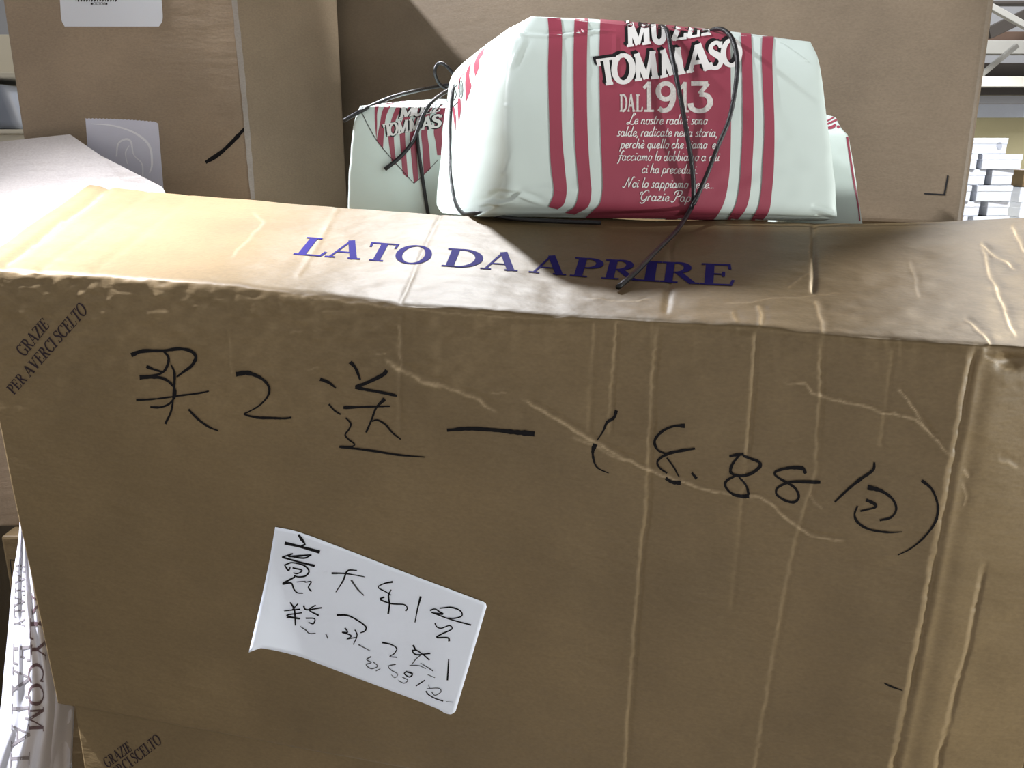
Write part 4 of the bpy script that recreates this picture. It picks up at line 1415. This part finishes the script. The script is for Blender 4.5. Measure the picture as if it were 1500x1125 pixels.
cord(parcel, lc, .0020)['label'] = 'black waxed cord round the folded end'

# ---- left parcel behind, end fold towards the camera
zb = SUPZ + .001
yl = .955


def zat(px, py, y):
    return at(px, py, y)


levels = [
    [at_z(496, 322, zb), at_z(668, 322, zb), None, None],
    [at(502, 295, yl), at(672, 295, yl), None, None],
    [at(508, 235, yl + .008), at(676, 235, yl + .008), None, None],
    [at(515, 172, yl + .018), at(680, 180, yl + .018), None, None],
    [at(522, 153, yl + .026), at(683, 160, yl + .026), None, None],
]
# flat bottom at the support height, then the end panel rising
fl0, fr0 = at(503, 306, yl), at(674, 306, yl)
levels[0] = [np.array([fl0[0] + .004, yl + .004, zb]), np.array([fr0[0], yl + .004, zb]), None, None]
levels[1] = [np.array([fl0[0], yl, zb + .012]), np.array([fr0[0], yl, zb + .012]), None, None]
depth = np.array([.05, .20, 0.0])
for i, l in enumerate(levels):
    l[0] = CAM + (l[0] - CAM) * (1 - .028)
    l[1] = CAM + (l[1] - CAM) * (1 + .028)
    l[0][2] = l[1][2] = (l[0][2] + l[1][2]) / 2 if i else zb
    l[3] = l[0] + depth * (1 - .10 * i / 4) + np.array([0.004 * i, 0, .012 * (i == 4)])
    l[2] = l[1] + depth * (1 - .10 * i / 4) + np.array([-.004 * i, 0, .012 * (i == 4)])
lparcel = empty('wrapped_parcel', (levels[0][0] + levels[0][2]) / 2)
tag(lparcel, 'shaded paper parcel left of the front one, striped triangular end fold under black cord', 'parcel')
v_, f_ = loft_parcel(levels, corner=.10, ns=40, nl=50, seed=33, wr=.0018)
lpb = mesh_obj('wrapping_paper', v_, f_, M_CREAM, lparcel)
S_LP = Surf([lpb])
cl = crop(500, 80, 4.686)
mk = Marks(S_LP, .0003)
for l_, r_ in (
        ([(232, 335), (229, 400), (231, 480), (240, 575)], [(268, 318), (246, 400), (245, 480), (241, 575)]),
        ([(335, 300), (285, 380), (265, 470), (242, 590)], [(385, 296), (330, 370), (300, 460), (285, 650)]),
        ([(405, 300), (368, 380), (340, 460), (322, 560), (345, 735)], [(458, 300), (410, 380), (370, 460), (360, 570), (376, 755)]),
        ([(490, 315), (440, 400), (402, 500), (402, 580), (420, 815)], [(535, 320), (490, 400), (445, 500), (438, 580), (458, 850)]),
        ([(545, 330), (510, 430), (472, 540), (476, 650), (497, 882)], [(575, 335), (550, 430), (515, 540), (516, 650), (528, 862)]),
        ([(600, 340), (570, 430), (548, 530), (556, 640), (566, 825)], [(632, 340), (606, 430), (590, 530), (602, 640), (612, 785)]),
        ([(660, 350), (648, 430), (634, 530), (646, 600), (658, 690)], [(720, 350), (710, 430), (690, 520), (690, 600), (690, 690)])):
    mk.patch(cl(l_), cl(r_), 40, 0, wide=3)
mk.build('printed_stripes', M_CRIMSON, lparcel)['label'] = 'dark crimson curved stripes on the end fold'
mk = Marks(S_LP, .0005)
# fold edges of the flap
mk.stroke(cl([(140, 400), (190, 500), (250, 600), (350, 720), (498, 885)]), .9, 1)
mk.stroke(cl([(498, 885), (560, 830), (665, 722)]), .7, 1)
for ch, a, b, c, d in (('M', (395, 440), (500, 420), (410, 365), (515, 350)), ('U', (492, 425), (560, 412), (505, 355), (575, 345)), ('Z', (560, 415), (615, 405), (570, 350), (630, 342)), ('Z', (620, 405), (672, 392), (632, 342), (690, 335)),
                       ('T', (300, 565), (350, 555), (285, 478), (345, 468)), ('O', (328, 558), (385, 545), (328, 478), (385, 465)), ('M', (385, 548), (460, 532), (385, 460), (455, 448)), ('M', (462, 532), (548, 515), (462, 445), (545, 432)),
                       ('A', (545, 520), (628, 505), (552, 430), (630, 418)), ('S', (620, 505), (682, 495), (622, 422), (690, 412))):
    qq = [np.array(cl([z])[0]) for z in (a, b, c, d)]
    st, w = cap(ch, T=.42, t=.32, sf=.24)
    put_glyph(mk, st, quad_map(*[z + np.array([-.6, .3]) for z in qq], w), 1, .0005)
    st, w = cap(ch, T=.24, t=.16, sf=.10)
    put_glyph(mk, st, quad_map(*qq, w), 0, .0008)
mk.build('display_lettering', [M_PRINTWHITE, M_INK], lparcel)['label'] = 'white capitals outlined in black'
cA = [at(503, 177, .945)] + over(S_LP, [(530, 162), (548, 153, .004)]) + [at(575, 142, 1.0), at(605, 134, 1.06), at(640, 127, 1.12), at(668, 123, 1.13)]
cord(lparcel, cA, .0022)
cB = over(S_LP, [(564, 248, .004), (585, 231, .006), (603, 210, .006), (612, 190, .006), (620, 168, .008)]) + [at(634, 148, .985), at(652, 135, 1.04), at(668, 126, 1.08)]
cord(lparcel, cB, .0022)
cC = over(S_LP, [(611, 196, .004), (613, 220), (618, 255), (624, 295), (628, 318)])
cord(lparcel, cC, .0020)
cD = [at(672, 120, 1.06), at(660, 103, 1.05), at(648, 93, 1.05), at(640, 95, 1.05), at(637, 106, 1.05), at(642, 120, 1.06), at(652, 129, 1.07), at(664, 132, 1.08)]
cord(lparcel, cD, .0020)

# ---- right parcel behind
fr_b, fr_t = at(1267, 326, .885), at(1243, 190, .9)
fl_b, fl_t = at(1150, 326, .89), at(1150, 190, .905)
zb2 = SUPZ + .001
levels = [
    [np.array([fl_b[0], fl_b[1], zb2]), np.array([fr_b[0], fr_b[1], zb2]), None, None],
    [np.array([fl_b[0], fl_b[1], zb2 + .01]), np.array([fr_b[0], fr_b[1], zb2 + .01]), None, None],
    [at(1150, 260, .895), at(1254, 260, .89), None, None],
    [at(1150, 205, .90), at(1246, 205, .895), None, None],
    [at(1150, 189, .908), at(1236, 189, .902), None, None],
    [at(1150, 170, .93), at(1226, 171, .925), None, None],
]
for i, l in enumerate(levels):
    dpt = np.array([.004, .085 - .008 * i, 0])
    l[2] = l[1] + dpt
    l[3] = l[0] + dpt
rparcel = empty('wrapped_parcel', (levels[0][0] + levels[0][2]) / 2)
tag(rparcel, 'paper parcel peeking out at the right behind the front parcel', 'parcel')
v_, f_ = loft_parcel(levels, corner=.10, ns=40, nl=50, seed=43, wr=.0014)
rpb = mesh_obj('wrapping_paper', v_, f_, M_CREAM, rparcel)
S_RP = Surf([rpb])
c6 = crop(1060, 200, 6.25)
ct = crop(1040, 30, 6.62)
mk = Marks(S_RP, .0003)
mk.patch(c6([(1105, -60), (1122, 20), (1150, 200), (1185, 420), (1225, 640), (1240, 770)]), c6([(1125, -60), (1142, 20), (1168, 200), (1203, 420), (1238, 640), (1252, 770)]), 40, 0, wide=2)
mk.patch(c6([(1145, -70), (1164, 0), (1190, 200), (1218, 400), (1240, 600)]), c6([(1160, -70), (1176, 0), (1202, 200), (1228, 400), (1246, 600)]), 36, 0, wide=2)
for l_, r_ in (([(1110, 980), (1150, 960), (1210, 925)], [(1110, 990), (1160, 970), (1225, 932)]), ([(1110, 1010), (1160, 985), (1240, 950), (1290, 925)], [(1110, 1025), (1170, 1000), (1250, 965), (1300, 935)]),
               ([(1110, 1045), (1180, 1020), (1215, 1000)], [(1110, 1060), (1190, 1050), (1225, 1015)]), ([(1225, 1035), (1260, 990), (1320, 960), (1345, 955)], [(1240, 1050), (1280, 1020), (1330, 985), (1365, 975)]),
               ([(1280, 1040), (1320, 1015), (1370, 990)], [(1290, 1050), (1340, 1035), (1382, 1010)])):
    mk.patch(ct(l_), ct(r_), 12, 0, wide=2)
mk.build('printed_stripes', M_CRIMSON, rparcel)['label'] = 'thin crimson stripes along the edge and top'

# ================================================================== PLASTIC BAG at the left
bagL = [(30, 735), (27, 790), (18, 850), (12, 920), (6, 980), (-2, 1050), (-30, 1130), (-50, 1230)]
bagR = [(34, 735), (48, 800), (62, 860), (76, 930), (90, 1000), (94, 1040), (91, 1125), (88, 1230)]
nb_, mb_ = 70, 36
Lb, Rb = resample(bagL, nb_), resample(bagR, nb_)
BV = []
for i in range(nb_):
    for j in range(mb_):
        u = j / (mb_ - 1)
        p = Lb[i] * (1 - u) + Rb[i] * u
        y = .715 + .012 * math.sin(u * 5 + i * .05) * min(1, i / 20) + .004 * float(vnoise(np.array([u * 4.0]), np.array([i / 6.0]), 7)[0])
        y += .03 * (abs(u - .45) * 2) ** 3
        # vertical pleats
        y += .0035 * math.sin(u * 23 + .6 * math.sin(i * .13))
        BV.append(at(p[0], p[1], y))
BV = np.array(BV)
BV2 = np.vstack([BV, BV + np.array([.0, .022, 0])])
fb = grid_faces(nb_, mb_)
no = len(BV)
fb2 = fb + [tuple(i + no for i in q_[::-1]) for q_ in fb]
for i in range(nb_ - 1):
    fb2.append((i * mb_, (i + 1) * mb_, (i + 1) * mb_ + no, i * mb_ + no))
    k = i * mb_ + mb_ - 1
    fb2.append((k + mb_, k, k + no, k + mb_ + no))
for j in range(mb_ - 1):
    fb2.append((j + 1, j, j + no, j + 1 + no))
    k = (nb_ - 1) * mb_ + j
    fb2.append((k, k + 1, k + 1 + no, k + no))
bagb = BV2.mean(0).copy()
bagb[2] = BV2[:, 2].min()
bag = empty('plastic_bag', bagb)
tag(bag, 'white plastic shopping bag with dark capitals, hanging at the lower left beside the cartons', 'bag')
bago = mesh_obj('bag_body', BV2, fb2, M_BAG, bag)
S_BAG = Surf([bago])
mk = Marks(S_BAG, .0004)
put_text(mk, 'EATALY', (24, 824), (20, 921), (37, 826), (37, 920), mat=1, T=.10, t=.06, sf=.05)
put_text(mk, 'EATALY', (20, 941), (14, 1175), (46, 938), (42, 1175), mat=1, T=.10, t=.06, sf=.05)
for ch, x0, x1, y0, y1 in (('A', 47, 58, 868, 905), ('L', 44, 62, 905, 938), ('Y', 46, 67, 936, 968), ('C', 42, 64, 972, 1001), ('O', 42, 64, 1002, 1034), ('M', 42, 64, 1036, 1072)):
    st, w = cap(ch, T=.13, t=.06, sf=.05)
    put_glyph(mk, st, quad_map((x0, y0), (x0, y1), (x1, y0 - 1), (x1, y1 - 1), w), 0)
mk.build('bag_print', [M_BAGINK, M_BAGINK2], bag)['label'] = 'dark serif capitals running down the bag'

# ================================================================== FAR BACKGROUND, right: stack of small white cartons
WS = crop(1400, 0, 3.41)
WY = 3.4
rows_ = [
    ('topmost', [(30, 270, 'with a round grey emblem, topmost on the far stack')], 688, 766),
    ('second', [(10, 116, 'at the left of the second row of the far stack'), (124, 338, 'wide, filling the second row of the far stack')], 770, 842),
    ('third', [(-60, 160, 'at the left of the third row of the far stack'), (168, 296, 'at the right of the third row of the far stack')], 846, 920),
    ('fourth', [(-40, 86, 'at the left of the fourth row of the far stack'), (96, 290, 'wide, at the right of the fourth row of the far stack')], 925, 1004),
    ('fifth', [(-60, 130, 'at the left of the fifth row of the far stack'), (146, 276, 'at the right of the fifth row of the far stack')], 1006, 1084),
    ('sixth', [(-40, 64, 'at the left of the sixth row of the far stack'), (76, 270, 'half hidden behind the big front carton, sixth row of far stack')], 1080, 1160),
]
zlow = None
n_rows = len(rows_)
for ri, (nm_, items, y0, y1) in enumerate(rows_):
    for (x0, x1, lab_) in items:
        a = at(*WS([(x0, y1)])[0], WY)
        b = at(*WS([(x1, y0)])[0], WY)
        ztop = at(*WS([(0, y0)])[0], WY)[2]
        zbot = at(*WS([(0, rows_[ri + 1][2] if ri + 1 < n_rows else y1)])[0], WY)[2]
        h_ = ztop - zbot - .0008
        e_ = empty('small_carton', ((a[0] + b[0]) / 2, WY + .06, zbot))
        tag(e_, 'small white carton ' + lab_, 'carton', 'small white cartons of the far stack')
        jx = .004 * (-1) ** ri
        v_, f_ = box_at((a[0] + b[0]) / 2, WY + .06 + jx, zbot, b[0] - a[0] - .008, .12, h_, .04 * (-1) ** ri, .003)
        sb_ = mesh_obj('carton_body', v_, f_, M_WHITEBOX, e_, smooth=False)
        # lid line and small grey print on the near face
        cxm, wm_ = (a[0] + b[0]) / 2, (b[0] - a[0] - .008)
        lid = box_at(cxm, WY + .06 + jx, zbot + h_ * .62, wm_ + .003, .123, h_ * .38, .04 * (-1) ** ri, .002)
        mesh_obj('lid', *lid, M_WHITEBOX, e_, smooth=False)
        if ri == 0:
            S_ = Surf([sb_, e_.children[-1]])
            mk = Marks(S_, .0012)
            q_ = WS(el(218, 728, 14, 20, 0, 360, 16))
            mk.patch([q_[i] for i in range(4, 13)], [q_[i] for i in (4, 3, 2, 1, 0, 15 - 1, 13, 12 + 1, 12)], 8, 0, wide=6)
            mk.build('emblem', M_GREYPRINT, e_)
    zlow = zbot
# the second stack to its right
for ri, (y0, y1, lab_) in enumerate(((935, 1005, 'upper small white carton of the stack at the right picture edge'), (1010, 1085, 'lower small white carton at the right picture edge'))):
    a = at(*WS([(312, y1)])[0], WY + .15)
    b = at(*WS([(480, y0)])[0], WY + .15)
    zb_ = a[2] if ri else at(*WS([(312, 1010)])[0], WY + .15)[2]
    e_ = empty('small_carton', ((a[0] + b[0]) / 2, WY + .21, zb_))
    tag(e_, lab_, 'carton', 'small white cartons at the right edge')
    hh = b[2] - zb_ - .0008
    v_, f_ = box_at((a[0] + b[0]) / 2, WY + .21, zb_, b[0] - a[0], .12, hh, .03, .003)
    mesh_obj('carton_body', v_, f_, M_WHITEBOX, e_, smooth=False)
    lid = box_at((a[0] + b[0]) / 2, WY + .21, zb_ + hh * .62, b[0] - a[0] + .003, .123, hh * .38, .03, .002)
    mesh_obj('lid', *lid, M_WHITEBOX, e_, smooth=False)
    zlow2 = zb_
b2 = at(*WS([(330, 935)])[0], WY + .15)
xm = at(*WS([(400, 880)])[0], WY + .15)[0]
zt_ = at(*WS([(330, 935)])[0], WY + .15)[2]
carton('small brown carton on the white stack at the right picture edge', [(b2[0], WY + .15), (b2[0] + .16, WY + .15), (b2[0] + .16, WY + .27), (b2[0], WY + .27)], zt_ + .0005, at(*WS([(330, 850)])[0], WY + .15)[2], M_CARD)
# stand under the far stacks
st_e = empty('display_stand', (at(1460, 300, WY)[0], WY + .15, 0))
tag(st_e, 'pale low stand under the far stacks of small white cartons', 'stand')
xa, xb = at(1385, 330, WY)[0], at(1580, 330, WY)[0]
v_, f_ = hexa([(xa, WY - .06, 0), (xb, WY - .06, 0), (xb, WY + .4, 0), (xa, WY + .4, 0), (xa, WY - .06, zlow - .02), (xb, WY - .06, zlow - .02), (xb, WY + .4, zlow - .02), (xa, WY + .4, zlow - .02)], .004)
mesh_obj('stand_body', v_, f_, M_SHELF, st_e, smooth=False)
v_, f_ = hexa([(xa - .02, WY - .08, zlow - .02), (xb + .02, WY - .08, zlow - .02), (xb + .02, WY + .42, zlow - .02), (xa - .02, WY + .42, zlow - .02),
               (xa - .02, WY - .08, zlow - .0005), (xb + .02, WY - .08, zlow - .0005), (xb + .02, WY + .42, zlow - .0005), (xa - .02, WY + .42, zlow - .0005)], .002)
mesh_obj('stand_top', v_, f_, M_SHELF, st_e, smooth=False)
if zlow2 - zlow > .002:
    mid = empty('small_carton', (b2[0] + .06, WY + .21, zlow))
    tag(mid, 'small white carton at the foot of the stack at the right edge', 'carton', 'small white cartons at the right edge')
    v_, f_ = box_at((a[0] + b[0]) / 2, WY + .21, zlow, b[0] - a[0], .12, zlow2 - zlow - .0006, .03, .002)
    mesh_obj('carton_body', v_, f_, M_WHITEBOX, mid, smooth=False)

# ---- roof steelwork seen past the right edge of the big carton
def beam(name, label, y0, y1, Y, mat, th=.12, px0=1200, px1=1900, dy=0.0):
    a, b = at(px0, y1 - dy, Y), at(px1, y0, Y)
    zl, zh = at(1465, y1, Y)[2], at(1465, y0, Y)[2]
    v_, f_ = hexa([(a[0], Y, zl), (b[0], Y, zl), (b[0], Y + th, zl), (a[0], Y + th, zl), (a[0], Y, zh), (b[0], Y, zh), (b[0], Y + th, zh), (a[0], Y + th, zh)], .005)
    o = mesh_obj(name, v_, f_, mat, None, smooth=False, base=((a[0] + b[0]) / 2, Y + th / 2, zl))
    tag(o, label, 'beam')
    return o


beam('roof_beam', 'dark thin steel beam at the top right corner', 1, 6, 7.0, M_STEELDARK)
beam('roof_beam', 'brown steel beam under the upper crossed braces', 46, 59, 8.0, M_RUST)
beam('roof_beam', 'grey steel beam between the two rows of braces', 59, 79, 7.6, M_STEEL)
beam('roof_beam', 'dark steel beam above the bright pale beam', 92, 112, 8.4, M_STEELDARK)
beam('roof_beam', 'bright pale beam at the right, the lightest of the beams', 112, 127, 7.2, M_BEAM)
beam('roof_beam', 'dark brown beam right under the bright pale beam', 127, 139, 7.3, M_STEELDARK)
beam('roof_beam', 'mid grey beam above the white band of the far wall', 139, 152, 8.0, M_GREYWALL)
beam('wall_band', 'white band on the far wall above the yellow paint', 152, 172, 8.8, M_WHITEBOX, th=.15)


def brace(label, p, q_, Y, mat, r_=.03):
    a, b = at(*p, Y), at(*q_, Y)
    d = (b - a) / np.linalg.norm(b - a)
    n = np.array([-d[2], 0, d[0]]) * r_
    t_ = np.array([0, .05, 0])
    pts = [a - n, b - n, b - n + t_, a - n + t_, a + n, b + n, b + n + t_, a + n + t_]
    v_, f_ = hexa(pts, .004)
    o = mesh_obj('roof_brace', v_, f_, mat, None, smooth=False, base=(a + b) / 2)
    tag(o, label, 'brace')


brace('dark diagonal brace at the top right, falling to the right', (1430, -4), (1560, 68), 7.0, M_STEEL, .022)
brace('pale thin diagonal brace under the grey beam, rising to the right', (1405, 138), (1492, 66), 7.3, M_STEEL, .018)
brace('short dark brace at the upper right, rising to the right', (1450, 48), (1530, 10), 7.7, M_STEELDARK, .05)

# ---- left background sliver: cream shelf with blue-grey bin
LYb = 2.2
e_ = empty('shelf_unit', (at(-10, 200, LYb)[0], LYb + .2, 0))
tag(e_, 'cream shelf unit far behind at the left picture edge', 'shelf')
xa, xb = at(-160, 100, LYb)[0], at(24, 100, LYb)[0]
for nm2, za, zb3, ya, yb3 in (('shelf_board', at(0, 196, LYb)[2], at(0, 189.5, LYb)[2], LYb, LYb + .4), ('back_panel', 0.0, at(0, 20, LYb)[2], LYb + .4, LYb + .43), ('shelf_board', at(0, 112, LYb)[2], at(0, 103, LYb)[2], LYb + .05, LYb + .4), ('lower_panel', 0.0, at(0, 196, LYb)[2], LYb + .02, LYb + .4)):
    v_, f_ = hexa([(xa, ya, za), (xb, ya, za), (xb, yb3, za), (xa, yb3, za), (xa, ya, zb3), (xb, ya, zb3), (xb, yb3, zb3), (xa, yb3, zb3)], .003)
    mesh_obj(nm2, v_, f_, M_STEELDARK if (nm2 == 'shelf_board' and za > 1.3) else M_SHELF, e_, smooth=False)
zs = at(0, 189.5, LYb)[2] + .0005
z1 = at(0, 122, LYb)[2]
xb2 = at(16, 150, LYb)[0]
v_, f_ = hexa([(xa + .02, LYb + .03, zs), (xb2, LYb + .03, zs), (xb2, LYb + .33, zs), (xa + .02, LYb + .33, zs), (xa + .01, LYb + .02, z1), (xb2 - .02, LYb + .02, z1), (xb2 - .02, LYb + .34, z1), (xa + .01, LYb + .34, z1)], .02, 3)
tag(mesh_obj('storage_bin', v_, f_, M_BIN, None, base=((xa + xb2) / 2, LYb + .18, zs)), 'blue-grey storage bin on the cream shelf at the left edge', 'bin')
